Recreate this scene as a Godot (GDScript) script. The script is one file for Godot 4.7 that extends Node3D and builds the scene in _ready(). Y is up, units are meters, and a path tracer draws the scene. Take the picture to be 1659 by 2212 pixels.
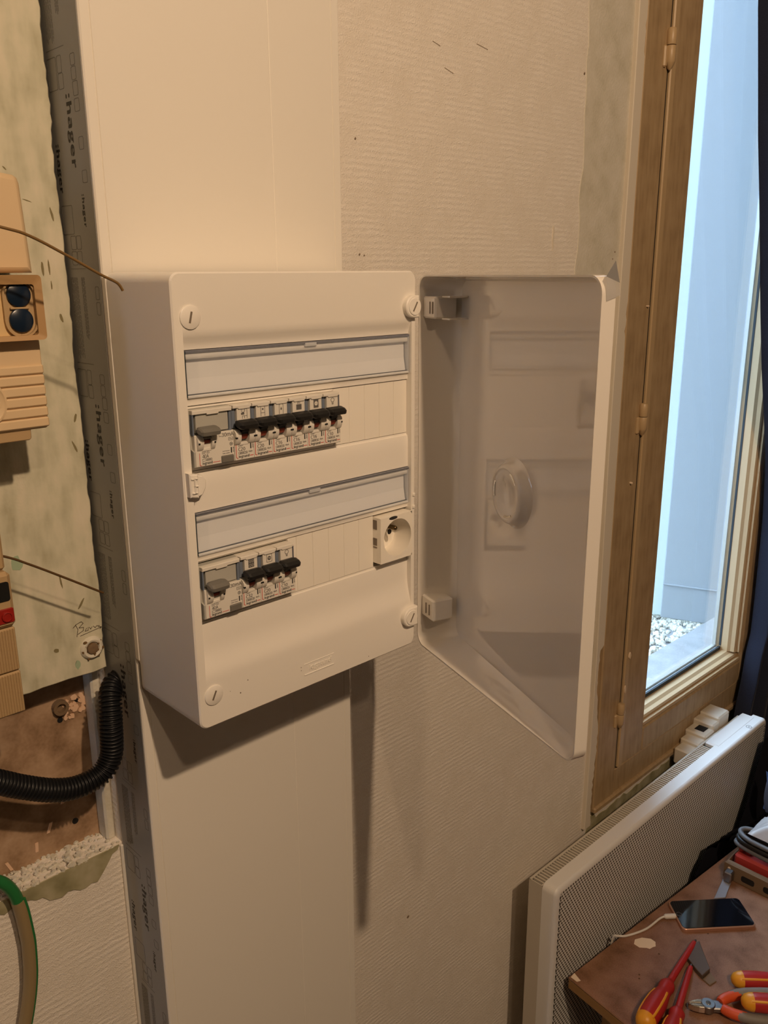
extends Node3D
# World: x along the wall to the right, y up (0 = top of the electrical panel), z out of the wall into the room.
# z = 0 is the front of the cable trunking, the papered wall lies at z = WZ.

const WZ := -0.0675
const FLOOR_Y := -1.55
const CEIL_Y := 1.30
const PD := 0.1012      # depth of the panel in front of the trunking
const PH := 0.3616      # height of the panel
const UP := Vector3(0, 1, 0)

var M := {}
var font: SystemFont
var font_bold: SystemFont
var rng := RandomNumberGenerator.new()

# ------------------------------------------------------------------ mesh builder
class MB:
	var st := SurfaceTool.new()
	var xf := Transform3D.IDENTITY
	var count := 0

	func _init(t: Transform3D = Transform3D.IDENTITY) -> void:
		st.begin(Mesh.PRIMITIVE_TRIANGLES)
		xf = t

	func vert(p: Vector3, n: Vector3) -> void:
		st.set_normal((xf.basis * n).normalized())
		st.add_vertex(xf * p)

	func tri(a: Vector3, b: Vector3, c: Vector3, na: Vector3, nb: Vector3, nc: Vector3) -> void:
		var g := (c - a).cross(b - a) * signf(xf.basis.determinant())
		if g.length_squared() < 1e-22:
			return
		count += 1
		vert(a, na)
		if g.dot(na + nb + nc) >= 0.0:
			vert(b, nb)
			vert(c, nc)
		else:
			vert(c, nc)
			vert(b, nb)

	func quad(a: Vector3, b: Vector3, c: Vector3, d: Vector3, n: Vector3) -> void:
		var g := (c - a).cross(b - a)
		if g.length_squared() < 1e-22:
			g = (d - a).cross(c - a)
		g = g.normalized()
		if g.dot(n) < 0.0:
			g = -g
		tri(a, b, c, g, g, g)
		tri(a, c, d, g, g, g)

	func quadn(a: Vector3, b: Vector3, c: Vector3, d: Vector3, na: Vector3, nb: Vector3, nc: Vector3, nd: Vector3) -> void:
		tri(a, b, c, na, nb, nc)
		tri(a, c, d, na, nc, nd)

	func box(lo: Vector3, hi: Vector3, bev: float = 0.0) -> void:
		var b := minf(bev, minf(hi.x - lo.x, minf(hi.y - lo.y, hi.z - lo.z)) * 0.45)
		var c := (lo + hi) * 0.5
		var h := (hi - lo) * 0.5
		for ax in 3:
			var u := (ax + 1) % 3
			var w := (ax + 2) % 3
			for s in [-1.0, 1.0]:
				var n := Vector3.ZERO
				n[ax] = s
				var q: Array[Vector3] = []
				for k in [[-1, -1], [1, -1], [1, 1], [-1, 1]]:
					var p := c
					p[ax] += s * h[ax]
					p[u] += k[0] * (h[u] - b)
					p[w] += k[1] * (h[w] - b)
					q.append(p)
				quad(q[0], q[1], q[2], q[3], n)
		if b <= 0.0:
			return
		for ax in 3:
			var u := (ax + 1) % 3
			var w := (ax + 2) % 3
			for su in [-1.0, 1.0]:
				for sw in [-1.0, 1.0]:
					var p1 := c
					p1[u] += su * h[u]
					p1[w] += sw * (h[w] - b)
					var p2 := c
					p2[u] += su * (h[u] - b)
					p2[w] += sw * h[w]
					var d := Vector3.ZERO
					d[ax] = h[ax] - b
					var n := Vector3.ZERO
					n[u] = su
					n[w] = sw
					quad(p1 - d, p1 + d, p2 + d, p2 - d, n)
		for sx in [-1.0, 1.0]:
			for sy in [-1.0, 1.0]:
				for sz in [-1.0, 1.0]:
					var s := Vector3(sx, sy, sz)
					var a := c + s * (h - Vector3(0, b, b))
					var e := c + s * (h - Vector3(b, 0, b))
					var f := c + s * (h - Vector3(b, b, 0))
					var n := s.normalized()
					tri(a, e, f, n, n, n)

	# polygon (counter-clockwise) in local XY pulled along Z; smooth = round outline; bevel on the z1 end
	func prism(poly_in: PackedVector2Array, z0: float, z1: float, bev: float = 0.0, smooth: bool = false, cap0: bool = true, cap1: bool = true) -> void:
		var poly := poly_in
		if Geometry2D.is_polygon_clockwise(poly):
			poly = poly.duplicate()
			poly.reverse()
		var n := poly.size()
		var en: Array[Vector2] = []
		for i in n:
			var e := poly[(i + 1) % n] - poly[i]
			en.append(Vector2(e.y, -e.x).normalized())
		var vn: Array[Vector2] = []
		for i in n:
			vn.append((en[i] + en[(i + n - 1) % n]).normalized())
		var inner := PackedVector2Array()
		for i in n:
			var d := maxf(0.35, vn[i].dot(en[i]))
			inner.append(poly[i] - vn[i] * bev / d)
		var zb := z1 - bev * signf(z1 - z0)
		for i in n:
			var j := (i + 1) % n
			var soft := smooth and en[i].dot(en[(i + n - 1) % n]) > 0.7
			var softj := smooth and en[i].dot(en[j]) > 0.7
			var na := vn[i] if soft else en[i]
			var nb := vn[j] if softj else en[i]
			var a3 := Vector3(na.x, na.y, 0)
			var b3 := Vector3(nb.x, nb.y, 0)
			quadn(Vector3(poly[i].x, poly[i].y, z0), Vector3(poly[j].x, poly[j].y, z0), Vector3(poly[j].x, poly[j].y, zb), Vector3(poly[i].x, poly[i].y, zb), a3, b3, b3, a3)
			if bev > 0.0:
				var up := Vector3(0, 0, signf(z1 - z0))
				quadn(Vector3(poly[i].x, poly[i].y, zb), Vector3(poly[j].x, poly[j].y, zb), Vector3(inner[j].x, inner[j].y, z1), Vector3(inner[i].x, inner[i].y, z1), (a3 + up * 0.6).normalized(), (b3 + up * 0.6).normalized(), (b3 * 0.4 + up).normalized(), (a3 * 0.4 + up).normalized())
		if cap1:
			face(inner if bev > 0.0 else poly, z1, Vector3(0, 0, signf(z1 - z0)))
		if cap0:
			face(poly, z0, Vector3(0, 0, -signf(z1 - z0)))

	func face(poly: PackedVector2Array, z: float, n: Vector3) -> void:
		var t := Geometry2D.triangulate_polygon(poly)
		for i in range(0, t.size(), 3):
			var a := poly[t[i]]
			var b := poly[t[i + 1]]
			var c := poly[t[i + 2]]
			tri(Vector3(a.x, a.y, z), Vector3(b.x, b.y, z), Vector3(c.x, c.y, z), n, n, n)

	# profile of (radius, height) turned about local Z
	func lathe(prof: PackedVector2Array, segs: int = 32, at: Vector3 = Vector3.ZERO) -> void:
		var m := prof.size()
		var sn: Array[Vector2] = []
		for i in m - 1:
			var e := prof[i + 1] - prof[i]
			sn.append(Vector2(e.y, -e.x).normalized())
		for i in m - 1:
			var n0 := sn[i]
			var n1 := sn[i]
			if i > 0 and sn[i].dot(sn[i - 1]) > 0.75:
				n0 = (sn[i] + sn[i - 1]).normalized()
			if i < m - 2 and sn[i].dot(sn[i + 1]) > 0.75:
				n1 = (sn[i] + sn[i + 1]).normalized()
			for k in segs:
				var a0 := TAU * k / segs
				var a1 := TAU * (k + 1) / segs
				var d0 := Vector3(cos(a0), sin(a0), 0)
				var d1 := Vector3(cos(a1), sin(a1), 0)
				var z0 := Vector3(0, 0, prof[i].y)
				var z1 := Vector3(0, 0, prof[i + 1].y)
				quadn(at + d0 * prof[i].x + z0, at + d1 * prof[i].x + z0, at + d1 * prof[i + 1].x + z1, at + d0 * prof[i + 1].x + z1,
					d0 * n0.x + Vector3(0, 0, n0.y), d1 * n0.x + Vector3(0, 0, n0.y), d1 * n1.x + Vector3(0, 0, n1.y), d0 * n1.x + Vector3(0, 0, n1.y))

	func tube(pts: PackedVector3Array, given: PackedFloat32Array, sides: int = 12, caps: bool = true) -> void:
		var n := pts.size()
		var radii := PackedFloat32Array()
		for i in n:
			var f := float(i) / maxf(1.0, n - 1) * (given.size() - 1)
			var k := mini(int(f), given.size() - 1)
			radii.append(lerpf(given[k], given[mini(k + 1, given.size() - 1)], f - k))
		var tan: Array[Vector3] = []
		for i in n:
			tan.append((pts[mini(i + 1, n - 1)] - pts[maxi(i - 1, 0)]).normalized())
		var ref := Vector3(0, 1, 0) if absf(tan[0].y) < 0.9 else Vector3(1, 0, 0)
		var u := tan[0].cross(ref).normalized()
		var rings: Array[PackedVector3Array] = []
		var nrm: Array[PackedVector3Array] = []
		for i in n:
			u = (u - tan[i] * u.dot(tan[i])).normalized()
			var w := tan[i].cross(u)
			var r := radii[mini(i, radii.size() - 1)]
			var slope := 0.0
			if radii.size() > 1 and i < n:
				var i0 := maxi(i - 1, 0)
				var i1 := mini(i + 1, n - 1)
				var dl := maxf(1e-6, (pts[i1] - pts[i0]).length())
				slope = (radii[i1] - radii[i0]) / dl
			var ring := PackedVector3Array()
			var rn := PackedVector3Array()
			for k in sides:
				var a := TAU * k / sides
				var d := u * cos(a) + w * sin(a)
				ring.append(pts[i] + d * r)
				rn.append((d - tan[i] * slope).normalized())
			rings.append(ring)
			nrm.append(rn)
		for i in n - 1:
			for k in sides:
				var l := (k + 1) % sides
				quadn(rings[i][k], rings[i][l], rings[i + 1][l], rings[i + 1][k], nrm[i][k], nrm[i][l], nrm[i + 1][l], nrm[i + 1][k])
		if caps:
			for e in [0, n - 1]:
				var t := -tan[0] if e == 0 else tan[n - 1]
				for k in sides:
					tri(pts[e], rings[e][k], rings[e][(k + 1) % sides], t, t, t)

	# surface through rows of points, smooth normals, side = which way it faces
	func grid(rows: Array, side: float = 1.0) -> void:
		var h := rows.size()
		var w: int = rows[0].size()
		var nn: Array[PackedVector3Array] = []
		for i in h:
			var r := PackedVector3Array()
			for j in w:
				var du: Vector3 = rows[i][mini(j + 1, w - 1)] - rows[i][maxi(j - 1, 0)]
				var dv: Vector3 = rows[mini(i + 1, h - 1)][j] - rows[maxi(i - 1, 0)][j]
				r.append(du.cross(dv).normalized() * side)
			nn.append(r)
		for i in h - 1:
			for j in w - 1:
				quadn(rows[i][j], rows[i][j + 1], rows[i + 1][j + 1], rows[i + 1][j], nn[i][j], nn[i][j + 1], nn[i + 1][j + 1], nn[i + 1][j])

	# flat pen stroke lying in local XY at height z
	func stroke(pts: PackedVector2Array, w: float, z: float, n: Vector3 = Vector3(0, 0, 1), thick: float = 0.00012) -> void:
		for i in pts.size() - 1:
			var d := (pts[i + 1] - pts[i]).normalized()
			var s := Vector2(-d.y, d.x) * w * 0.5
			var e := d * w * 0.35
			var a := pts[i] - e
			var b := pts[i + 1] + e
			var q := PackedVector2Array([a - s, b - s, b + s, a + s])
			prism(q, z, z + thick * signf(n.z), 0.0, false, false, true)

# ------------------------------------------------------------------ scene helpers
func commit(called: String, mb: MB, mat: Material, parent: Node) -> MeshInstance3D:
	var o := MeshInstance3D.new()
	o.name = called
	o.mesh = mb.st.commit()
	o.mesh.surface_set_material(0, mat)
	parent.add_child(o, true)
	return o

func thing(called: String, label: String, category: String, at: Vector3 = Vector3.ZERO, group: String = "") -> Node3D:
	var o := Node3D.new()
	o.name = called
	o.position = at
	o.set_meta("label", label)
	o.set_meta("category", category)
	if group:
		o.set_meta("group", group)
	add_child(o, true)
	return o

func structure(called: String) -> Node3D:
	var o := Node3D.new()
	o.name = called
	o.set_meta("kind", "structure")
	add_child(o, true)
	return o

func off(o: Node3D) -> MB:      # a builder that takes world coordinates for a part of thing o
	return MB.new(Transform3D(Basis.IDENTITY, -o.position))

func fr(o: Node3D, b: Basis, at: Vector3) -> MB:   # local frame b at a world point, for a part of thing o
	return MB.new(Transform3D(b, at - o.position))

func empty(called: String, parent: Node) -> Node3D:
	var o := Node3D.new()
	o.name = called
	parent.add_child(o, true)
	return o

func text(parent: Node3D, called: String, s: String, at: Vector3, h: float, mat: Material, b: Basis = Basis.IDENTITY, bold: bool = false, width: float = 0.0, depth: float = 0.00012) -> MeshInstance3D:
	# at = lower left corner of the ink (world coordinates relative to parent's origin already removed by caller); h = height of the ink
	var t := TextMesh.new()
	t.font = font_bold if bold else font
	t.font_size = 48
	t.curve_step = 6.0
	t.pixel_size = 0.01
	t.depth = 0.01
	t.text = s
	var box := t.get_aabb()
	var arr := t.get_mesh_arrays()
	var sc := h / box.size.y
	var sx := sc if width <= 0.0 else width / box.size.x
	var vs: PackedVector3Array = arr[Mesh.ARRAY_VERTEX]
	for i in vs.size():
		var p := vs[i] - box.position
		vs[i] = Vector3(p.x * sx, p.y * sc, p.z / 0.01 * depth)
	arr[Mesh.ARRAY_VERTEX] = vs
	arr[Mesh.ARRAY_TEX_UV] = null
	arr[Mesh.ARRAY_TANGENT] = null
	var am := ArrayMesh.new()
	am.add_surface_from_arrays(Mesh.PRIMITIVE_TRIANGLES, arr)
	am.surface_set_material(0, mat)
	var o := MeshInstance3D.new()
	o.name = called
	o.mesh = am
	o.transform = Transform3D(b, at)
	parent.add_child(o, true)
	return o

func rrect(x0: float, y0: float, x1: float, y1: float, r: float, k: int = 6) -> PackedVector2Array:
	var p := PackedVector2Array()
	for c in [[x1 - r, y0 + r, -90.0], [x1 - r, y1 - r, 0.0], [x0 + r, y1 - r, 90.0], [x0 + r, y0 + r, 180.0]]:
		for i in k + 1:
			var a := deg_to_rad(c[2] + 90.0 * i / k)
			p.append(Vector2(c[0] + r * cos(a), c[1] + r * sin(a)))
	return p

func circle(c: Vector2, r: float, k: int = 24, a0: float = 0.0, a1: float = 360.0) -> PackedVector2Array:
	var p := PackedVector2Array()
	var whole := absf(a1 - a0) > 359.0
	for i in (k if whole else k + 1):
		var a := deg_to_rad(a0 + (a1 - a0) * i / k)
		p.append(c + Vector2(cos(a), sin(a)) * r)
	return p

func closed(p: PackedVector2Array) -> PackedVector2Array:
	var q := p.duplicate()
	q.append(p[0])
	return q

func curve(ctrl: PackedVector3Array, steps: int) -> PackedVector3Array:   # Catmull-Rom through the points
	var out := PackedVector3Array()
	var n := ctrl.size()
	for i in n - 1:
		var p0 := ctrl[maxi(i - 1, 0)]
		var p3 := ctrl[mini(i + 2, n - 1)]
		for k in steps:
			out.append(ctrl[i].cubic_interpolate(ctrl[i + 1], p0, p3, float(k) / steps))
	out.append(ctrl[n - 1])
	return out

func mat(c: Color, rough: float = 0.5, metal: float = 0.0, spec: float = 0.5) -> StandardMaterial3D:
	var m := StandardMaterial3D.new()
	m.albedo_color = c
	m.roughness = rough
	m.metallic = metal
	m.metallic_specular = spec
	return m

func rgb(r: int, g: int, b: int) -> Color:
	return Color(r / 255.0, g / 255.0, b / 255.0)

func noise_image(size: int, seed_: int, freq: float, octaves: int, stretch: Vector2 = Vector2.ONE) -> PackedByteArray:
	var n := FastNoiseLite.new()
	n.seed = seed_
	n.noise_type = FastNoiseLite.TYPE_SIMPLEX_SMOOTH
	n.frequency = freq
	n.fractal_octaves = octaves
	var im: Image
	if stretch == Vector2.ONE:
		im = n.get_seamless_image(size, size)
	else:
		im = n.get_seamless_image(int(size / stretch.x), int(size / stretch.y))
		im.resize(size, size, Image.INTERPOLATE_CUBIC)
	im.convert(Image.FORMAT_L8)
	return im.get_data()

func ramp_texture(size: int, data: PackedByteArray, stops: Array) -> ImageTexture:
	# stops: [value 0..1, Color] in rising order
	var lut := PackedByteArray()
	for i in 256:
		var v := i / 255.0
		var c: Color = stops[0][1]
		for k in stops.size() - 1:
			if v >= stops[k][0]:
				var t := clampf((v - stops[k][0]) / maxf(1e-5, stops[k + 1][0] - stops[k][0]), 0, 1)
				c = (stops[k][1] as Color).lerp(stops[k + 1][1], t)
		lut.append(int(c.r * 255))
		lut.append(int(c.g * 255))
		lut.append(int(c.b * 255))
	var out := PackedByteArray()
	out.resize(size * size * 3)
	for i in size * size:
		var v := data[i] * 3
		out[i * 3] = lut[v]
		out[i * 3 + 1] = lut[v + 1]
		out[i * 3 + 2] = lut[v + 2]
	return ImageTexture.create_from_image(Image.create_from_data(size, size, false, Image.FORMAT_RGB8, out))

func mix_bytes(a: PackedByteArray, b: PackedByteArray, t: float) -> PackedByteArray:
	var o := PackedByteArray()
	o.resize(a.size())
	for i in a.size():
		o[i] = int(clampf(a[i] * (1.0 - t) + b[i] * t, 0, 255))
	return o

func normal_texture(size: int, data: PackedByteArray, strength: float) -> ImageTexture:
	var im := Image.create_from_data(size, size, false, Image.FORMAT_L8, data)
	im.convert(Image.FORMAT_RGBA8)
	im.bump_map_to_normal_map(strength)
	return ImageTexture.create_from_image(im)

func planar(m: StandardMaterial3D, metres: Vector3) -> StandardMaterial3D:   # texture repeats every «metres» in the world
	m.uv1_triplanar = true
	m.uv1_world_triplanar = true
	m.uv1_scale = Vector3(1.0 / metres.x, 1.0 / metres.y, 1.0 / metres.z)
	return m

func lump(mb: MB, c: Vector3, r: float) -> void:      # small uneven crumb
	var p: Array[Vector3] = []
	var sq := Vector3(rng.randf_range(0.8, 1.3), rng.randf_range(0.6, 1.0), rng.randf_range(0.8, 1.3))
	for i in 3:
		for k in 6:
			var la := (i - 1) * 0.85
			var lo := TAU * (k + 0.5 * (i % 2)) / 6
			p.append(c + Vector3(cos(la) * cos(lo), sin(la), cos(la) * sin(lo)) * sq * r * rng.randf_range(0.75, 1.15))
	for i in 2:
		for k in 6:
			var l := (k + 1) % 6
			mb.quad(p[i * 6 + k], p[i * 6 + l], p[i * 6 + 6 + l], p[i * 6 + 6 + k], p[i * 6 + k] - c)
	for k in 6:
		var l := (k + 1) % 6
		mb.tri(p[12 + k], p[12 + l], c + Vector3(0, r * 0.8, 0), UP, UP, UP)
		mb.tri(p[k], p[l], c - Vector3(0, r * 0.8, 0), -UP, -UP, -UP)

# ------------------------------------------------------------------ materials
func make_materials() -> void:
	M.white = mat(rgb(236, 231, 222), 0.42)
	M.white_gloss = mat(rgb(226, 220, 211), 0.06, 0.0, 0.75)
	M.trunk = mat(rgb(236, 231, 221), 0.5)
	M.module = mat(rgb(222, 217, 207), 0.45)
	M.module_grey = mat(rgb(176, 174, 166), 0.45)
	M.blank = mat(rgb(238, 232, 220), 0.5)
	M.card = mat(rgb(234, 234, 232), 0.5)
	M.card_top = mat(rgb(230, 229, 224), 0.5)
	M.smoke = mat(rgb(112, 114, 124), 0.25)
	M.rim_clear = mat(rgb(196, 198, 200), 0.2)
	M.clip = mat(rgb(112, 122, 138), 0.2)
	M.black = mat(rgb(26, 25, 24), 0.42)
	M.lever_grey = mat(rgb(112, 109, 102), 0.45)
	M.hole = mat(rgb(14, 12, 11), 0.8)
	M.red_flag = mat(rgb(150, 60, 38), 0.4)
	M.ink = mat(rgb(40, 38, 38), 0.7)
	M.ink_grey = mat(rgb(95, 92, 90), 0.7)
	M.ink_red = mat(rgb(196, 62, 48), 0.6)
	M.slot = mat(rgb(120, 108, 94), 0.6)
	M.chrome = mat(rgb(225, 222, 216), 0.12, 1.0)
	M.brass = mat(rgb(120, 102, 74), 0.22, 0.9)
	M.steel = mat(rgb(150, 150, 152), 0.35, 1.0)
	M.film = mat(rgb(140, 140, 138), 0.38)
	M.film_ink = mat(rgb(34, 32, 31), 0.6)
	M.film_line = mat(rgb(86, 84, 80), 0.6)
	M.tan = mat(rgb(216, 190, 152), 0.5)
	M.tan_inner = mat(rgb(216, 186, 136), 0.45)
	M.tan_dull = mat(rgb(178, 150, 110), 0.6)
	M.tan_frame = mat(rgb(176, 140, 94), 0.55)
	M.navy_button = mat(rgb(22, 36, 54), 0.25)
	M.red_button = mat(rgb(150, 34, 28), 0.35)
	M.wire = mat(rgb(120, 92, 52), 0.45)
	M.conduit = mat(rgb(24, 25, 28), 0.38)
	M.green = mat(rgb(40, 116, 62), 0.3)
	M.sleeve = mat(rgb(150, 130, 94), 0.35)
	M.rad_white = mat(rgb(228, 226, 222), 0.4)
	M.rad_side = mat(rgb(200, 192, 178), 0.45)
	M.rad_dark = mat(rgb(38, 34, 30), 0.8)
	M.plastic_cream = mat(rgb(214, 206, 190), 0.5)
	M.phone_black = mat(rgb(16, 18, 24), 0.06)
	M.phone_gold = mat(rgb(196, 152, 128), 0.3, 0.6)
	M.cable_white = mat(rgb(220, 214, 204), 0.45)
	M.vde_red = mat(rgb(176, 42, 40), 0.4)
	M.vde_yellow = mat(rgb(232, 160, 40), 0.4)
	M.orange = mat(rgb(214, 84, 40), 0.45)
	M.grip_grey = mat(rgb(128, 122, 114), 0.6)
	M.tool_red = mat(rgb(176, 58, 54), 0.4)
	M.rust = planar(mat(rgb(120, 98, 74), 0.7), Vector3(0.1, 0.1, 0.1))
	M.scrap = mat(rgb(92, 78, 66), 0.6)
	M.paper = mat(rgb(236, 216, 190), 0.8)
	M.cord_grey = mat(rgb(98, 98, 100), 0.5)
	M.gasket = mat(rgb(40, 50, 56), 0.6)
	M.spacer = mat(rgb(160, 164, 160), 0.3, 0.4)
	M.bulb = mat(rgb(255, 240, 220), 0.4)
	M.bulb.emission_enabled = true
	M.bulb.emission = Color(1.0, 0.82, 0.58)
	M.bulb.emission_energy_multiplier = 3.0
	M.lamp_metal = mat(rgb(120, 100, 70), 0.3, 0.9)
	M.shutter = mat(rgb(136, 142, 146), 0.5)
	M.shutter_pale = mat(rgb(190, 200, 194), 0.5)
	M.garden = mat(rgb(180, 182, 180), 0.9)
	M.stone = mat(rgb(206, 204, 192), 0.9)
	M.glass = mat(Color(0.92, 0.97, 1.0, 0.05), 0.02)
	M.glass.transparency = BaseMaterial3D.TRANSPARENCY_ALPHA
	M.clear = mat(Color(0.90, 0.93, 1.0, 0.07), 0.04)
	M.clear.transparency = BaseMaterial3D.TRANSPARENCY_ALPHA
	M.film_scrap = mat(Color(0.72, 0.71, 0.70, 0.55), 0.2)
	M.film_scrap.transparency = BaseMaterial3D.TRANSPARENCY_ALPHA

	# papered wall: painted-over ribs every 6.7 mm, running along the wall
	var S := 1024
	var low := noise_image(S, 11, 0.006, 3)
	var mid := noise_image(S, 12, 0.03, 3)
	var fine := noise_image(S, 13, 0.16, 2)
	var bump := PackedByteArray()
	bump.resize(S * S)
	var tone := PackedByteArray()
	tone.resize(S * S)
	for y in S:
		var v := float(y) / S
		for x in S:
			var i := y * S + x
			var ph := TAU * 54.0 * v + (mid[i] - 128) * 0.007 + (low[i] - 128) * 0.010
			var r := sin(ph)
			r = r * 0.5 + 0.5
			var amp := clampf((low[i] - 60) / 130.0, 0.25, 1.0)
			var crumb := (fine[i] - 128) / 128.0
			var hgt := 90.0 + 66.0 * amp * r + 60.0 * crumb * (0.4 + 0.6 * r) + (mid[i] - 128) * 0.2
			bump[i] = int(clampf(hgt, 0, 255))
			tone[i] = int(clampf(150.0 + (low[i] - 128) * 0.22 + (mid[i] - 128) * 0.12 + 20.0 * (r - 0.5) * amp + 34.0 * crumb, 0, 255))
	var wall := mat(Color.WHITE, 0.85, 0.0, 0.3)
	wall.albedo_texture = ramp_texture(S, tone, [[0.0, rgb(194, 184, 170)], [0.45, rgb(229, 221, 209)], [0.65, rgb(236, 229, 219)], [1.0, rgb(240, 234, 225)]])
	wall.normal_enabled = true
	wall.normal_texture = normal_texture(S, bump, 4.6)
	wall.normal_scale = 0.75
	M.wall = planar(wall, Vector3(0.36, 0.36, 0.36))

	var p_low := noise_image(512, 21, 0.012, 4)
	var p_fine := noise_image(512, 22, 0.12, 3)
	var skim := mat(Color.WHITE, 0.8, 0.0, 0.3)
	skim.albedo_texture = ramp_texture(512, mix_bytes(p_low, p_fine, 0.25), [[0.0, rgb(194, 188, 170)], [0.4, rgb(210, 205, 190)], [0.7, rgb(217, 212, 199)], [1.0, rgb(224, 219, 209)]])
	skim.normal_enabled = true
	skim.normal_texture = normal_texture(512, mix_bytes(p_low, p_fine, 0.7), 2.0)
	skim.normal_scale = 0.5
	M.skim = planar(skim, Vector3(0.3, 0.3, 0.3))

	var green := mat(Color.WHITE, 0.85, 0.0, 0.3)
	green.albedo_texture = ramp_texture(512, p_low, [[0.0, rgb(128, 124, 92)], [0.5, rgb(160, 154, 122)], [1.0, rgb(186, 178, 152)]])
	M.green_plaster = planar(green, Vector3(0.25, 0.25, 0.25))

	var board := mat(Color.WHITE, 0.7, 0.0, 0.35)
	var b_streak := noise_image(512, 31, 0.02, 4, Vector2(1, 4))
	board.albedo_texture = ramp_texture(512, mix_bytes(p_low, b_streak, 0.6), [[0.0, rgb(160, 152, 124)], [0.3, rgb(190, 187, 164)], [0.55, rgb(206, 202, 180)], [0.75, rgb(214, 207, 186)], [1.0, rgb(220, 212, 194)]])
	board.normal_enabled = true
	board.normal_texture = normal_texture(512, mix_bytes(b_streak, p_fine, 0.4), 1.5)
	board.normal_scale = 0.4
	M.board = planar(board, Vector3(0.22, 0.22, 0.22))
	M.board_edge = mat(rgb(170, 146, 108), 0.8)

	var brown := mat(Color.WHITE, 0.75, 0.0, 0.3)
	brown.albedo_texture = ramp_texture(512, mix_bytes(p_low, p_fine, 0.2), [[0.0, rgb(112, 88, 66)], [0.35, rgb(150, 122, 96)], [0.6, rgb(172, 143, 116)], [1.0, rgb(192, 164, 138)]])
	M.brown = planar(brown, Vector3(0.3, 0.3, 0.3))

	var grain := noise_image(512, 41, 0.05, 4, Vector2(1, 8))
	var frame := mat(Color.WHITE, 0.5, 0.0, 0.4)
	frame.albedo_texture = ramp_texture(512, mix_bytes(grain, p_low, 0.4), [[0.0, rgb(150, 126, 94)], [0.45, rgb(172, 147, 112)], [1.0, rgb(186, 162, 127)]])
	M.frame = planar(frame, Vector3(0.3, 0.3, 0.3))
	M.frame_light = mat(rgb(188, 162, 124), 0.4)

	var table := mat(Color.WHITE, 0.45, 0.0, 0.4)
	var spots := noise_image(512, 51, 0.25, 2)
	table.albedo_texture = ramp_texture(512, mix_bytes(p_low, spots, 0.35), [[0.0, rgb(96, 66, 46)], [0.35, rgb(130, 94, 70)], [0.6, rgb(146, 108, 84)], [1.0, rgb(164, 126, 102)]])
	M.table = planar(table, Vector3(0.35, 0.35, 0.35))
	M.table_edge = planar(mat(rgb(150, 112, 66), 0.8), Vector3(0.2, 0.2, 0.2))

	var cloth := mat(Color.WHITE, 0.9, 0.0, 0.2)
	cloth.albedo_texture = ramp_texture(512, p_fine, [[0.0, rgb(30, 33, 44)], [1.0, rgb(52, 57, 76)]])
	cloth.rim_enabled = true
	cloth.rim = 0.3
	M.navy = planar(cloth, Vector3(0.1, 0.1, 0.1))
	M.dark_cloth = mat(rgb(26, 27, 34), 0.95, 0.0, 0.2)
	M.blue_cloth = mat(rgb(90, 110, 150), 0.9, 0.0, 0.2)

	var conc := mat(Color.WHITE, 0.9)
	conc.albedo_texture = ramp_texture(512, mix_bytes(p_low, p_fine, 0.4), [[0.0, rgb(124, 126, 128)], [1.0, rgb(160, 162, 164)]])
	M.concrete = planar(conc, Vector3(0.4, 0.4, 0.4))
	M.wall_mark = mat(rgb(140, 122, 102), 0.9)
	M.filler = mat(rgb(222, 213, 197), 0.7)
	M.room_wall = mat(rgb(80, 76, 70), 0.9)
	M.room_floor = mat(rgb(84, 68, 54), 0.6)
	M.room_ceiling = mat(rgb(100, 97, 92), 0.9)

# ------------------------------------------------------------------ setting
func wall_slab(called: String, lo: Vector3, hi: Vector3, m: Material) -> void:
	var o := structure(called)
	var mb := MB.new()
	mb.box(lo, hi)
	commit("surface", mb, m, o)

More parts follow.
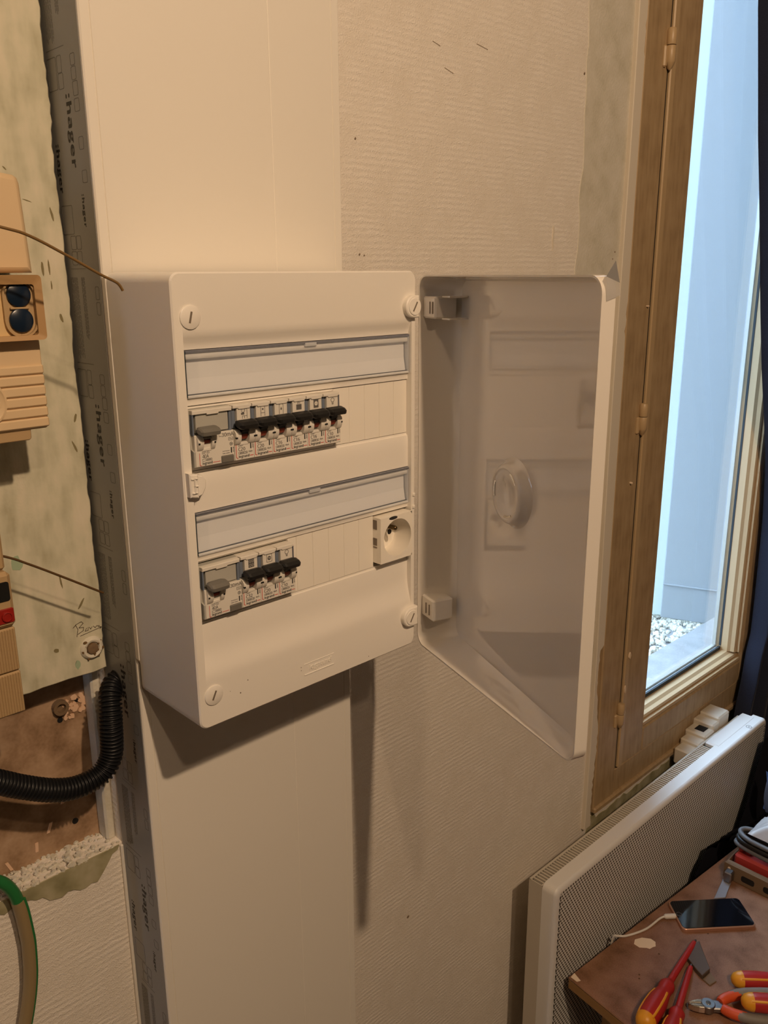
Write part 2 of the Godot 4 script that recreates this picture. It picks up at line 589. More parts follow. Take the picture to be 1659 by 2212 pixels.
func build_setting() -> void:
	var z_out := -0.30
	var xl := -1.7
	var xr := 2.3
	var zf := 2.7
	# main wall with the window opening
	var w := structure("wall_back")
	var mb := MB.new()
	mb.box(Vector3(0.0, FLOOR_Y, z_out), Vector3(0.884, CEIL_Y, WZ))
	mb.box(Vector3(0.884, FLOOR_Y, z_out), Vector3(1.93, -0.944, WZ))
	mb.box(Vector3(0.884, 0.95, z_out), Vector3(1.93, CEIL_Y, WZ))
	mb.box(Vector3(1.93, FLOOR_Y, z_out), Vector3(xr, CEIL_Y, WZ))
	mb.box(Vector3(xl, FLOOR_Y, z_out), Vector3(0.0, -0.556, WZ))
	commit("papered_surface", mb, M.wall, w)
	mb = MB.new()
	mb.box(Vector3(xl, -0.556, z_out), Vector3(0.0, CEIL_Y, -0.098))
	commit("bare_recess", mb, M.brown, w)
	# smoother plaster strip next to the window, with a crumbling edge
	mb = MB.new()
	var rows: Array = []
	var a := PackedVector3Array()
	var b := PackedVector3Array()
	for i in 91:
		var y := CEIL_Y - 0.02 - i * 0.022
		if y < -0.70:
			break
		a.append(Vector3(0.750 + rng.randf_range(-0.003, 0.003) + 0.004 * sin(y * 9.0), y, WZ + 0.0009))
		b.append(Vector3(0.872, y, WZ + 0.0009))
	rows = [a, b]
	mb.grid(rows, 1.0)
	var a2 := PackedVector3Array()
	for p in a:
		a2.append(p - Vector3(0.0006, 0, 0.0012))
	mb.grid([a2, a], 1.0)
	commit("plaster_strip", mb, M.skim, w)
	# greenish bare band under the window and its broken edge
	mb = MB.new()
	var pa := PackedVector2Array()
	var xs := 0.80
	pa.append(Vector2(xs, -1.08))
	while xs < 1.9:
		pa.append(Vector2(xs, -0.972 + rng.randf_range(-0.004, 0.004) if xs > 0.9 else -0.972 - (0.9 - xs) * 0.5 + rng.randf_range(-0.02, 0.02)))
		xs += 0.012
	pa.append(Vector2(1.92, -0.972))
	pa.append(Vector2(1.92, -1.08))
	mb.prism(pa, WZ, WZ + 0.0011)
	commit("green_plaster_band", mb, M.green_plaster, w)
	# nail holes, a scrape and flecks on the paper
	mb = MB.new()
	for q in [[0.331, 0.135, 0.0011], [0.747, 0.254, 0.0015], [0.335, 0.018, 0.0010], [0.342, 0.017, 0.0008], [0.413, -0.895, 0.0022], [0.850, 0.026, 0.0014], [0.845, 0.016, 0.0012]]:
		mb.prism(circle(Vector2(q[0], q[1]), q[2], 8), WZ + 0.0009, WZ + 0.0011)
	for q in [[0.525, 0.255, 0.545, 0.252], [0.450, 0.246, 0.462, 0.243], [0.470, 0.222, 0.485, 0.218]]:
		mb.stroke(PackedVector2Array([Vector2(q[0], q[1]), Vector2(q[2], q[3])]), 0.0007, WZ + 0.0001)
	commit("nail_hole", mb, M.wall_mark, w)
	mb = MB.new()
	mb.prism(PackedVector2Array([Vector2(0.6915, 0.058), Vector2(0.6945, 0.056), Vector2(0.6950, 0.030), Vector2(0.6930, 0.026), Vector2(0.6910, 0.038)]), WZ, WZ + 0.0013, 0.0004)
	commit("filler_smear", mb, M.filler, w)
	# ragged paint and filler along the window frame
	var t := structure("trim_1")
	mb = MB.new()
	var left := PackedVector2Array()
	var right := PackedVector2Array()
	var y2 := 0.98
	while y2 > -0.975:
		var wob := 0.004 * sin(y2 * 13.0) + 0.003 * sin(y2 * 31.0 + 1.0) + rng.randf_range(-0.0018, 0.0018)
		left.append(Vector2(0.862 + 0.002 * sin(y2 * 7.0), y2))
		right.append(Vector2(0.8905 + wob - (0.012 if y2 < -0.62 else 0.0), y2))
		y2 -= 0.0085
	right.reverse()
	left.append_array(right)
	mb.prism(left, WZ, WZ + 0.0075, 0.0012)
	commit("filler_bead", mb, M.filler, t)
	# broken plaster ledge at the foot of the recess
	mb = MB.new()
	for i in 75:
		var x := -0.005 - i * 0.0026
		var r := rng.randf_range(0.002, 0.006)
		for q in 4:
			lump(mb, Vector3(x + rng.randf_range(-0.003, 0.003), -0.5562 + rng.randf_range(-0.001, 0.003), lerpf(-0.096, -0.0695, q / 3.0) + rng.randf_range(-0.003, 0.002)), r * rng.randf_range(0.3, 0.75))
	var crumbs := commit("plaster_crumbs", mb, M.skim, w)
	crumbs.set_meta("kind", "stuff")
	mb = MB.new()
	var lp := PackedVector2Array([Vector2(-0.42, -0.62)])
	xs = -0.42
	while xs < -0.004:
		lp.append(Vector2(xs, minf(-0.5605, -0.578 + 0.010 * sin(xs * 40.0) + rng.randf_range(-0.003, 0.003) + (xs + 0.1) * 0.05 + 0.020 * smoothstep(-0.03, -0.004, xs))))
		xs += 0.006
	var top: Array = []
	xs = -0.004
	while xs > -0.42:
		top.append(Vector2(xs, -0.5565))
		xs -= 0.03
	lp.remove_at(0)
	for p in top:
		lp.append(p)
	mb.prism(lp, WZ, WZ + 0.0014)
	commit("filler_band", mb, M.green_plaster, w)
	# pale plaster return between the recess and the trunking
	mb = MB.new()
	mb.box(Vector3(-0.010, -0.556, -0.098), Vector3(-0.0005, -0.34, -0.079), 0.002)
	commit("plaster_return", mb, M.skim, w)
	mb = MB.new()
	mb.box(Vector3(-0.0035, FLOOR_Y, WZ), Vector3(-0.0003, -0.556, WZ + 0.004), 0.0012)
	commit("plaster_corner", mb, M.trunk, w)
	# drilled holes and chips in the recess
	mb = fr(w, Basis.IDENTITY, Vector3(-0.0355, -0.4016, -0.098))
	mb.lathe(PackedVector2Array([Vector2(0.0075, 0.0), Vector2(0.0075, 0.006), Vector2(0.0045, 0.006), Vector2(0.0045, 0.001), Vector2(0.0, 0.001)]), 18)
	commit("wall_plug", mb, M.rust, w)
	mb = MB.new()
	for h in [[-0.0328, -0.530, 0.0032], [-0.036, -0.416, 0.0028], [-0.018, -0.4015, 0.002]]:
		mb.prism(circle(Vector2(h[0], h[1]), h[2], 12), -0.098, -0.0974)
	commit("drilled_hole", mb, M.hole, w)
	mb = MB.new()
	for i in 34:
		var c := Vector2(-0.018 + rng.randf_range(-0.014, 0.014), -0.405 + rng.randf_range(-0.012, 0.009))
		var r := rng.randf_range(0.0015, 0.0038)
		var fl := PackedVector2Array()
		for k in 7:
			var an := TAU * k / 7 + rng.randf_range(-0.2, 0.2)
			fl.append(c + Vector2(cos(an), sin(an)) * r * rng.randf_range(0.5, 1.2))
		mb.prism(fl, -0.098, -0.0970 + rng.randf_range(0.0, 0.0006))
	for s in [[-0.075, -0.545, 0.3], [-0.10, -0.552, -0.5], [-0.062, -0.530, 0.8], [-0.045, -0.505, 1.2]]:
		mb.prism(PackedVector2Array([Vector2(s[0], s[1]), Vector2(s[0] + 0.003, s[1]), Vector2(s[0] + 0.002 + s[2] * 0.006, s[1] + 0.010), Vector2(s[0] - 0.001 + s[2] * 0.006, s[1] + 0.010)]), -0.098, -0.0972)
	var chips := commit("plaster_chips", mb, mat(rgb(226, 190, 160), 0.8), w)
	chips.set_meta("kind", "stuff")
	# rest of the room
	wall_slab("wall_left", Vector3(xl - 0.12, FLOOR_Y, WZ), Vector3(xl, CEIL_Y, zf), M.room_wall)
	wall_slab("wall_right", Vector3(xr, FLOOR_Y, WZ), Vector3(xr + 0.12, CEIL_Y, zf), M.room_wall)
	wall_slab("wall_front", Vector3(xl - 0.12, FLOOR_Y, zf), Vector3(xr + 0.12, CEIL_Y, zf + 0.12), M.room_wall)
	wall_slab("floor", Vector3(xl - 0.12, FLOOR_Y - 0.12, z_out), Vector3(xr + 0.12, FLOOR_Y, zf + 0.12), M.room_floor)
	wall_slab("ceiling", Vector3(xl - 0.12, CEIL_Y, z_out), Vector3(xr + 0.12, CEIL_Y + 0.12, zf + 0.12), M.room_ceiling)

func build_window() -> void:
	var w := structure("window_1")
	var y0 := -0.944
	var y1 := 0.95
	var gx0 := 1.047      # glass edges of the near sash
	var gx1 := 1.440
	var gy0 := -0.812
	var gy1 := 0.86
	var mb := MB.new()
	mb.box(Vector3(0.884, y0, -0.14), Vector3(0.9512, y1, -0.0590), 0.002)
	mb.box(Vector3(1.88, y0, -0.14), Vector3(1.93, y1, -0.0625), 0.002)
	mb.box(Vector3(0.9512, y1 - 0.05, -0.14), Vector3(1.88, y1, -0.0625), 0.002)
	mb.box(Vector3(0.9512, y0, -0.14), Vector3(1.88, -0.8905, -0.0605), 0.002)
	commit("fixed_frame", mb, M.frame, w)
	mb = MB.new()
	mb.box(Vector3(0.884, -0.952, -0.10), Vector3(1.93, -0.9395, -0.0545), 0.003)
	commit("sill_moulding", mb, M.frame, w)
	# near sash: stiles and rails as bevelled boards
	mb = MB.new()
	mb.box(Vector3(0.9560, -0.8885, -0.105), Vector3(gx0 - 0.006, y1 - 0.052, -0.0565), 0.004)
	commit("stile", mb, M.frame, w)
	mb = MB.new()
	mb.box(Vector3(0.9547, -0.887, -0.07), Vector3(0.9700, y1 - 0.054, -0.0560), 0.0020)
	commit("stile_moulding", mb, M.frame_light, w)
	mb = MB.new()
	mb.box(Vector3(gx1 + 0.016, -0.8885, -0.105), Vector3(1.498, y1 - 0.052, -0.0565), 0.004)
	commit("stile", mb, M.frame, w)
	mb = MB.new()
	mb.box(Vector3(gx0 - 0.0058, -0.8885, -0.105), Vector3(gx1 + 0.0158, -0.838, -0.0568), 0.003)
	commit("bottom_rail", mb, M.frame, w)
	mb = MB.new()
	mb.box(Vector3(gx0 - 0.0058, gy1, -0.105), Vector3(gx1 + 0.0158, y1 - 0.052, -0.0568), 0.003)
	commit("top_rail", mb, M.frame, w)
	# far sash
	mb = MB.new()
	mb.box(Vector3(1.500, -0.8885, -0.105), Vector3(1.560, y1 - 0.052, -0.0580), 0.004)
	mb.box(Vector3(1.815, -0.8885, -0.105), Vector3(1.8785, y1 - 0.052, -0.0580), 0.004)
	mb.box(Vector3(1.560, -0.8885, -0.105), Vector3(1.815, -0.81, -0.0580), 0.003)
	mb.box(Vector3(1.560, gy1, -0.105), Vector3(1.815, y1 - 0.052, -0.0580), 0.003)
	commit("far_sash", mb, M.frame, w)
	# glazing beads: a stepped profile that slopes back to the glass
	var prof := PackedVector2Array([Vector2(0.0, -0.105), Vector2(0.0, -0.0600), Vector2(0.004, -0.0575), Vector2(0.0085, -0.0590), Vector2(0.010, -0.0660), Vector2(0.013, -0.0640), Vector2(0.0165, -0.0665), Vector2(0.018, -0.0745), Vector2(0.022, -0.0800), Vector2(0.022, -0.105)])
	var xb := Basis(Vector3(0, 1, 0), Vector3(0, 0, 1), Vector3(1, 0, 0))    # profile x -> world y, y -> z, pull -> x
	mb = MB.new(Transform3D(xb, Vector3(gx0 - 0.006, gy0 - 0.0255, 0)))
	mb.prism(prof, 0.0, gx1 - gx0 + 0.022)
	commit("glazing_bead", mb, M.frame_light, w)
	var vb := Basis(Vector3(-1, 0, 0), Vector3(0, 0, 1), Vector3(0, 1, 0))   # profile x -> -x, y -> z, pull -> y
	mb = MB.new(Transform3D(vb, Vector3(gx1 + 0.0165, gy0 - 0.0035, 0)))
	mb.prism(prof, 0.0, gy1 - gy0 + 0.004)
	commit("glazing_bead", mb, M.frame_light, w)
	mb = MB.new()
	mb.box(Vector3(gx0 - 0.0058, gy0 - 0.004, -0.105), Vector3(gx0 + 0.001, gy1, -0.062), 0.002)
	commit("glazing_bead", mb, M.frame_light, w)
	mb = MB.new()
	mb.box(Vector3(gx0 - 0.002, gy0 - 0.010, -0.101), Vector3(gx1 + 0.004, gy1, -0.0990))
	commit("pane", mb, M.glass, w)
	mb = MB.new()
	mb.box(Vector3(1.556, -0.814, -0.085), Vector3(1.819, gy1 + 0.004, -0.0830))
	commit("pane", mb, M.glass, w)
	mb = MB.new()
	mb.box(Vector3(gx1 - 0.0065, gy0 + 0.006, -0.099), Vector3(gx1 - 0.0015, gy1, -0.0945))
	mb.box(Vector3(gx0, gy0 - 0.003, -0.099), Vector3(gx1 - 0.0070, gy0 + 0.0045, -0.0945))
	commit("gasket", mb, M.gasket, w)
	mb = MB.new()
	mb.box(Vector3(gx1 - 0.0125, gy0 + 0.007, -0.112), Vector3(gx1 - 0.0065, gy1, -0.1045))
	mb.box(Vector3(gx0, gy0, -0.112), Vector3(gx1 - 0.0065, gy0 + 0.006, -0.1045))
	commit("glass_spacer", mb, M.spacer, w)
	mb = MB.new()
	mb.box(Vector3(0.9508, -0.888, -0.075), Vector3(0.9546, y1 - 0.053, -0.0606))
	commit("joint_gap", mb, M.hole, w)
	# three painted knuckle hinges
	for h in [[0.340, 0.293], [-0.2095, -0.2535], [-0.752, -0.792]]:
		var hg := empty("hinge", w)
		var cx := 0.9475
		var cz := -0.0545
		var ym: float = (h[0] + h[1]) * 0.5
		var yb := Basis(Vector3(1, 0, 0), Vector3(0, 0, -1), Vector3(0, 1, 0))
		mb = MB.new(Transform3D(yb, Vector3(cx, ym + 0.0008, cz)))
		mb.lathe(PackedVector2Array([Vector2(0, 0), Vector2(0.0072, 0), Vector2(0.0076, 0.001), Vector2(0.0076, h[0] - ym - 0.004), Vector2(0.006, h[0] - ym - 0.001), Vector2(0.0, h[0] - ym)]), 18)
		commit("upper_knuckle", mb, M.frame_light, hg)
		mb = MB.new(Transform3D(yb, Vector3(cx, h[1], cz)))
		mb.lathe(PackedVector2Array([Vector2(0, -0.010), Vector2(0.0035, -0.007), Vector2(0.0066, 0.0), Vector2(0.0076, 0.002), Vector2(0.0076, ym - h[1] - 0.0015), Vector2(0.0070, ym - h[1] - 0.0003), Vector2(0, ym - h[1] - 0.0003)]), 18)
		commit("lower_knuckle", mb, M.frame_light, hg)
		mb = MB.new()
		mb.box(Vector3(cx - 0.0135, h[1] - 0.006, -0.066), Vector3(cx - 0.005, ym, -0.0555), 0.002)
		commit("leaf_plate", mb, M.frame_light, hg)
	# flakes of white paint on the stile
	mb = MB.new()
	for f in [[0.966, -0.664, 0.0035, 0.007], [0.958, -0.728, 0.002, 0.008], [0.962, -0.775, 0.0018, 0.005], [0.940, -0.055, 0.0014, 0.0014], [0.9285, -0.340, 0.0012, 0.002]]:
		var pl := PackedVector2Array()
		for k in 9:
			var an := TAU * k / 9
			pl.append(Vector2(f[0] + cos(an) * f[2] * rng.randf_range(0.7, 1.1), f[1] + sin(an) * f[3] * rng.randf_range(0.7, 1.1)))
		mb.prism(pl, -0.063, -0.0542)
	var fl := commit("paint_flakes", mb, M.paper, w)
	fl.set_meta("kind", "stuff")

func build_outside() -> void:
	var s := structure("trim_2")
	var mb := MB.new()
	mb.box(Vector3(0.80, -0.96, -0.284), Vector3(1.93, -0.903, -0.14), 0.004)
	commit("concrete_sill", mb, M.concrete, s)
	# folding shutter, hinged on the far side of the opening
	var sh := thing("folding_shutter", "white folding shutter standing half open outside the window glass", "shutter", Vector3(1.885, -0.955, -0.31))
	var th := deg_to_rad(22.0)
	var d := Vector3(-sin(th), 0, -cos(th))
	var n := Vector3(-cos(th), 0, sin(th))
	var b := Basis(d, UP, d.cross(UP))
	mb = fr(sh, b, sh.position)
	mb.box(Vector3(0.0, 0.0, -0.008), Vector3(0.146, 2.0, 0.008), 0.002)
	commit("leaf", mb, M.shutter, sh)
	mb = fr(sh, b, sh.position)
	mb.box(Vector3(-0.004, 0.01, -0.011), Vector3(0.004, 1.99, 0.011), 0.002)
	commit("hinge_strip", mb, mat(rgb(120, 130, 140), 0.5), sh)
	var e := sh.position + d * 0.140 - n * 0.017
	var th2 := deg_to_rad(34.0)
	var d2 := Vector3(-sin(th2), 0, -cos(th2))
	mb = fr(sh, Basis(d2, UP, d2.cross(UP)), e)
	mb.box(Vector3(0.0, 0.0, -0.008), Vector3(0.16, 2.0, 0.008), 0.002)
	commit("leaf", mb, M.shutter_pale, sh)
	mb = fr(sh, b, sh.position)
	mb.box(Vector3(0.0, 0.10, -0.013), Vector3(0.146, 0.104, 0.013), 0.001)
	commit("seam_rail", mb, M.shutter, sh)
	# gravel yard and its white wall
	var g := structure("ground")
	mb = MB.new()
	mb.box(Vector3(-4.0, -1.10, -6.0), Vector3(8.0, -0.972, -0.30))
	commit("yard_bed", mb, M.concrete, g)
	var st := MeshInstance3D.new()
	var rock := MB.new()
	var pts: Array[Vector3] = []
	for i in 5:
		for k in 7:
			var lat := PI * (i + 0.5) / 5 - PI / 2
			var lon := TAU * k / 7
			var r := 1.0 + rng.randf_range(-0.2, 0.2)
			pts.append(Vector3(cos(lat) * cos(lon), sin(lat) * 0.7, cos(lat) * sin(lon)) * r)
	for i in 4:
		for k in 7:
			var l := (k + 1) % 7
			var p := pts[i * 7 + k]
			rock.quad(pts[i * 7 + k], pts[i * 7 + l], pts[i * 7 + 7 + l], pts[i * 7 + 7 + k], p)
	for k in 7:
		rock.tri(pts[28 + k], pts[28 + (k + 1) % 7], Vector3(0, 0.72, 0), UP, UP, UP)
		rock.tri(pts[k], pts[(k + 1) % 7], Vector3(0, -0.72, 0), -UP, -UP, -UP)
	var mm := MultiMesh.new()
	mm.transform_format = MultiMesh.TRANSFORM_3D
	mm.mesh = rock.st.commit()
	mm.mesh.surface_set_material(0, M.stone)
	mm.instance_count = 9000
	for i in 9000:
		var sc := rng.randf_range(0.0045, 0.011)
		var bs := Basis.from_euler(Vector3(rng.randf_range(0, 6), rng.randf_range(0, 6), rng.randf_range(0, 6))).scaled(Vector3.ONE * sc)
		mm.set_instance_transform(i, Transform3D(bs, Vector3(rng.randf_range(1.20, 2.7), -0.970 + rng.randf_range(-0.004, 0.008), rng.randf_range(-1.15, -0.30))))
	var gm := MultiMeshInstance3D.new()
	gm.name = "gravel"
	gm.multimesh = mm
	gm.set_meta("kind", "stuff")
	gm.set_meta("label", "pale gravel of the yard outside the window")
	gm.set_meta("category", "gravel")
	add_child(gm, true)
	var gw := structure("wall_garden")
	mb = MB.new()
	mb.box(Vector3(-1.0, -1.0, -2.7), Vector3(7.0, 1.0, -2.55))
	commit("rendered_face", mb, M.garden, gw)

# ------------------------------------------------------------------ electrical panel
func z_mid(y: float, prof: PackedVector2Array) -> float:
	for i in prof.size() - 1:
		if y <= prof[i].x and y >= prof[i + 1].x:
			return lerpf(prof[i].y, prof[i + 1].y, (prof[i].x - y) / maxf(1e-6, prof[i].x - prof[i + 1].x))
	return PD

func cover_strip(mb: MB, prof: PackedVector2Array, x0: float, x1: float) -> void:
	var n := prof.size()
	var sn: Array[Vector3] = []
	for i in n - 1:
		var dy := prof[i + 1].x - prof[i].x
		var dz := prof[i + 1].y - prof[i].y
		sn.append(Vector3(0, dz, -dy).normalized())
	for i in n - 1:
		var n0 := sn[i]
		var n1 := sn[i]
		if i > 0 and sn[i].dot(sn[i - 1]) > 0.8:
			n0 = (sn[i] + sn[i - 1]).normalized()
		if i < n - 2 and sn[i].dot(sn[i + 1]) > 0.8:
			n1 = (sn[i] + sn[i + 1]).normalized()
		var a := Vector3(0, prof[i].x, prof[i].y)
		var b := Vector3(0, prof[i + 1].x, prof[i + 1].y)
		var ex0 := Vector3(x0, 0, 0)
		var ex1 := Vector3(x1, 0, 0)
		mb.quadn(a + ex0, a + ex1, b + ex1, b + ex0, n0, n0, n1, n1)
		for s in [[x0, 1.0], [x1, -1.0]]:
			var f := Vector3(s[0], 0, 0)
			mb.quad(a + f, b + f, Vector3(s[0], b.y, PD), Vector3(s[0], a.y, PD), Vector3(s[1], 0, 0))

func build_panel() -> void:
	var o := thing("electrical_panel", "white wall-mounted electrical panel with two rows and its door swung open", "electrical panel", Vector3(0.125, -PH, 0))
	var X0 := 0.0078
	var X1 := 0.2445
	# outer shell
	var poly := rrect(0.0, -PH, 0.25, 0.0, 0.0078, 6)
	var mb := off(o)
	mb.prism(poly, 0.006, PD - 0.0012, 0.0, true, false, false)
	var inn := rrect(0.0012, -PH + 0.0012, 0.2488, -0.0012, 0.0068, 6)
	for i in poly.size():
		var j := (i + 1) % poly.size()
		var c := Vector3(0.125, -PH * 0.5, 0)
		var na := (Vector3(poly[i].x, poly[i].y, 0) - c).normalized()
		mb.quad(Vector3(poly[i].x, poly[i].y, PD - 0.0012), Vector3(poly[j].x, poly[j].y, PD - 0.0012), Vector3(inn[j].x, inn[j].y, PD), Vector3(inn[i].x, inn[i].y, PD), na + Vector3(0, 0, 1))
	# front: two side borders and the modelled middle
	var lb := PackedVector2Array()
	var rb := PackedVector2Array()
	for p in inn:
		if p.x < X0 + 0.0003:
			lb.append(p)
		if p.x > X1 - 0.0003:
			rb.append(p)
	lb.append(Vector2(X0, -PH + 0.0012))
	var lsort := PackedVector2Array([Vector2(X0, -0.0012)])
	for p in inn:
		if p.x < X0 - 0.0001:
			lsort.append(p)
	lsort.append(Vector2(X0, -PH + 0.0012))
	mb.face(lsort, PD, Vector3(0, 0, 1))
	var rsort := PackedVector2Array([Vector2(X1, -PH + 0.0012)])
	for p in inn:
		if p.x > X1 + 0.0001:
			rsort.append(p)
	rsort.append(Vector2(X1, -0.0012))
	mb.face(rsort, PD, Vector3(0, 0, 1))
	var tp := PackedVector2Array([Vector2(-0.0012, PD), Vector2(-0.040, PD), Vector2(-0.0435, 0.1007), Vector2(-0.0468, 0.0995), Vector2(-0.050, 0.0978), Vector2(-0.0530, 0.0970), Vector2(-0.0552, 0.0968)])
	cover_strip(mb, tp, X0, X1)
	cover_strip(mb, PackedVector2Array([Vector2(-0.0911, 0.0965), Vector2(-0.0925, 0.0962), Vector2(-0.0965, 0.0960)]), X0, X1)
	cover_strip(mb, PackedVector2Array([Vector2(-0.1470, 0.0945), Vector2(-0.1485, 0.0945), Vector2(-0.1492, 0.0960), Vector2(-0.152, 0.0966), Vector2(-0.160, 0.0966), Vector2(-0.179, 0.0966)]), X0, X1)
	cover_strip(mb, PackedVector2Array([Vector2(-0.2146, 0.0965), Vector2(-0.2165, 0.0962), Vector2(-0.2190, 0.0960)]), X0, X1)
	cover_strip(mb, PackedVector2Array([Vector2(-0.2706, 0.0945), Vector2(-0.2720, 0.0945), Vector2(-0.2726, 0.0955), Vector2(-0.275, 0.0958), Vector2(-0.2880, 0.0958), Vector2(-0.2960, 0.0962), Vector2(-0.3020, 0.0973), Vector2(-0.3080, 0.0988), Vector2(-0.3130, 0.1002), Vector2(-0.3175, 0.1010), Vector2(-0.322, PD), Vector2(-PH + 0.0012, PD)]), X0, X1)
	# returns into the two openings
	for r in [[-0.0965, -0.1470], [-0.2190, -0.2706]]:
		mb.quad(Vector3(X0, r[0], 0.0960), Vector3(X1, r[0], 0.0960), Vector3(X1, r[0], 0.05), Vector3(X0, r[0], 0.05), Vector3(0, -1, 0))
		mb.quad(Vector3(X0, r[1], 0.0945), Vector3(X1, r[1], 0.0945), Vector3(X1, r[1], 0.05), Vector3(X0, r[1], 0.05), Vector3(0, 1, 0))
		for sx in [[X0, 1.0], [X1, -1.0]]:
			mb.quad(Vector3(sx[0], r[0], PD), Vector3(sx[0], r[1], PD), Vector3(sx[0], r[1], 0.05), Vector3(sx[0], r[0], 0.05), Vector3(sx[1], 0, 0))
	for r in [[-0.0552, -0.0911], [-0.179, -0.2146]]:
		for sx in [[X0, 1.0], [X1, -1.0]]:
			mb.quad(Vector3(sx[0], r[0], PD), Vector3(sx[0], r[1], PD), Vector3(sx[0], r[1], 0.07), Vector3(sx[0], r[0], 0.07), Vector3(sx[1], 0, 0))
	commit("front_cover", mb, M.white, o)
	# back plate, a little proud along the trunking
	mb = off(o)
	var bp := PackedVector2Array([Vector2(-0.0006, -0.004), Vector2(-0.0006, -0.3300), Vector2(0.004, -0.3385), Vector2(0.004, -0.3595), Vector2(0.246, -0.3595), Vector2(0.2506, -0.33), Vector2(0.2506, -0.002)])
	mb.prism(bp, 0.0, 0.0058, 0.0006)
	commit("back_plate", mb, M.white, o)
	mb = off(o)
	mb.box(Vector3(0.006, -0.30, 0.012), Vector3(0.244, -0.05, 0.03))
	commit("inner_chassis", mb, M.hole, o)
	# screw caps
	for s in [[0.0145, -0.0318, PD, 0.25], [0.0140, -0.3335, PD, 0.45]]:
		screw_cap(o, Vector3(s[0], s[1], s[2]), s[3])
	# raised hinge bosses with screws on the right
	for s in [[0.2425, -0.0310], [0.2400, -0.3300]]:
		var hb := empty("hinge_boss", o)
		mb = off(o)
		var p := circle(Vector2(s[0], s[1]), 0.0098, 20, 90, 270)
		p.append(Vector2(0.2496, s[1] - 0.0098))
		p.append(Vector2(0.2496, s[1] + 0.0098))
		mb.prism(p, PD - 0.0005, PD + 0.0055, 0.0012, true)
		commit("boss_housing", mb, M.white, hb)
		mb = fr(o, Basis.IDENTITY, Vector3(s[0] + 0.0005, s[1], PD + 0.0055))
		mb.lathe(PackedVector2Array([Vector2(0.0078, 0), Vector2(0.0074, 0.0008), Vector2(0, 0.0008)]), 24)
		commit("boss_cap", mb, M.white, hb)
		mb = fr(o, Basis(Vector3(0, 0, 1), -0.55), Vector3(s[0] + 0.0005, s[1], PD + 0.0063))
		mb.box(Vector3(-0.0007, -0.0048, 0), Vector3(0.0007, 0.0048, 0.0002))
		commit("screw_slot", mb, M.slot, hb)
	# latch clip on the left border
	var lc := empty("latch_clip", o)
	mb = off(o)
	mb.prism(PackedVector2Array([Vector2(0.0018, -0.1455), Vector2(0.0095, -0.1468), Vector2(0.0095, -0.1655), Vector2(0.0022, -0.1640)]), PD, PD + 0.006, 0.0012)
	commit("clip_body", mb, M.white, lc)
	mb = off(o)
	mb.prism(PackedVector2Array([Vector2(0.0100, -0.1475), Vector2(0.0150, -0.1490), Vector2(0.0178, -0.1530), Vector2(0.0172, -0.1590), Vector2(0.0140, -0.1640), Vector2(0.0100, -0.1650)]), 0.0966, PD + 0.0035, 0.001)
	commit("clip_tab", mb, M.white, lc)
	mb = off(o)
	for g in [[0.0030, -0.1490, 0.0085, -0.1502], [0.0034, -0.1600, 0.0080, -0.1612]]:
		mb.box(Vector3(g[0], g[3], PD + 0.0055), Vector3(g[2], g[1], PD + 0.0072), 0.0004)
	mb.box(Vector3(0.0052, -0.1612, PD + 0.0055), Vector3(0.0066, -0.1490, PD + 0.0072), 0.0004)
	mb.box(Vector3(0.0052, -0.1560, PD + 0.0055), Vector3(0.0092, -0.1548, PD + 0.0072), 0.0004)
	commit("clip_relief", mb, M.white, lc)
	# two nibs on the right border
	for y in [-0.2068, -0.2188]:
		mb = off(o)
		mb.box(Vector3(0.2462, y - 0.0015, PD - 0.0005), Vector3(0.2492, y + 0.0015, PD + 0.0014), 0.0005)
		commit("catch_nib", mb, M.white, o)
	# moulded maker's mark at the foot
	text(o, "embossed_mark", "legrand", Vector3(0.1140, -0.3470, PD - 0.0001) - o.position, 0.0068, M.white, Basis.IDENTITY, true, 0.0262, 0.0007)
	mb = off(o)
	mb.box(Vector3(0.1085, -0.3492, PD - 0.0002), Vector3(0.1432, -0.3482, PD + 0.0006), 0.0002)
	mb.box(Vector3(0.1085, -0.3386, PD - 0.0002), Vector3(0.1432, -0.3380, PD + 0.0004), 0.0001)
	commit("embossed_frame", mb, M.white, o)
	for q in [[0.048, -0.332, 0.0005], [0.040, -0.341, 0.0006], [0.187, -0.356, 0.0004], [0.105, -0.340, 0.0004], [0.105, -0.343, 0.0004], [0.030, -0.336, 0.0003]]:
		mb = off(o)
		mb.prism(circle(Vector2(q[0], q[1]), q[2], 7), PD, PD + 0.0001)
		commit("dust_speck", mb, M.scrap, o)
	label_holder(o, -0.0552, -0.0911, X0, X1)
	label_holder(o, -0.1790, -0.2146, X0, X1)
	# blanking modules that close the unused places
	var pitch := 0.0182
	var zb := 0.0948
	for row in [[0.0092 + 8 * pitch, -0.0972, -0.1466, [1.0, 1.0, 1.0, 1.0, 1.0]], [0.0092 + 5 * pitch, -0.2197, -0.2702, [0.5, 1.0, 1.0, 1.0, 1.0, 1.0]]]:
		var x: float = row[0]
		for wdt in row[3]:
			var xe: float = minf(x + pitch * wdt, X1)
			mb = off(o)
			mb.box(Vector3(x + 0.00008, row[2], 0.055), Vector3(xe - 0.00008, row[1], zb), 0.00025)
			commit("blanking_module", mb, M.blank, o)
			x += pitch * wdt
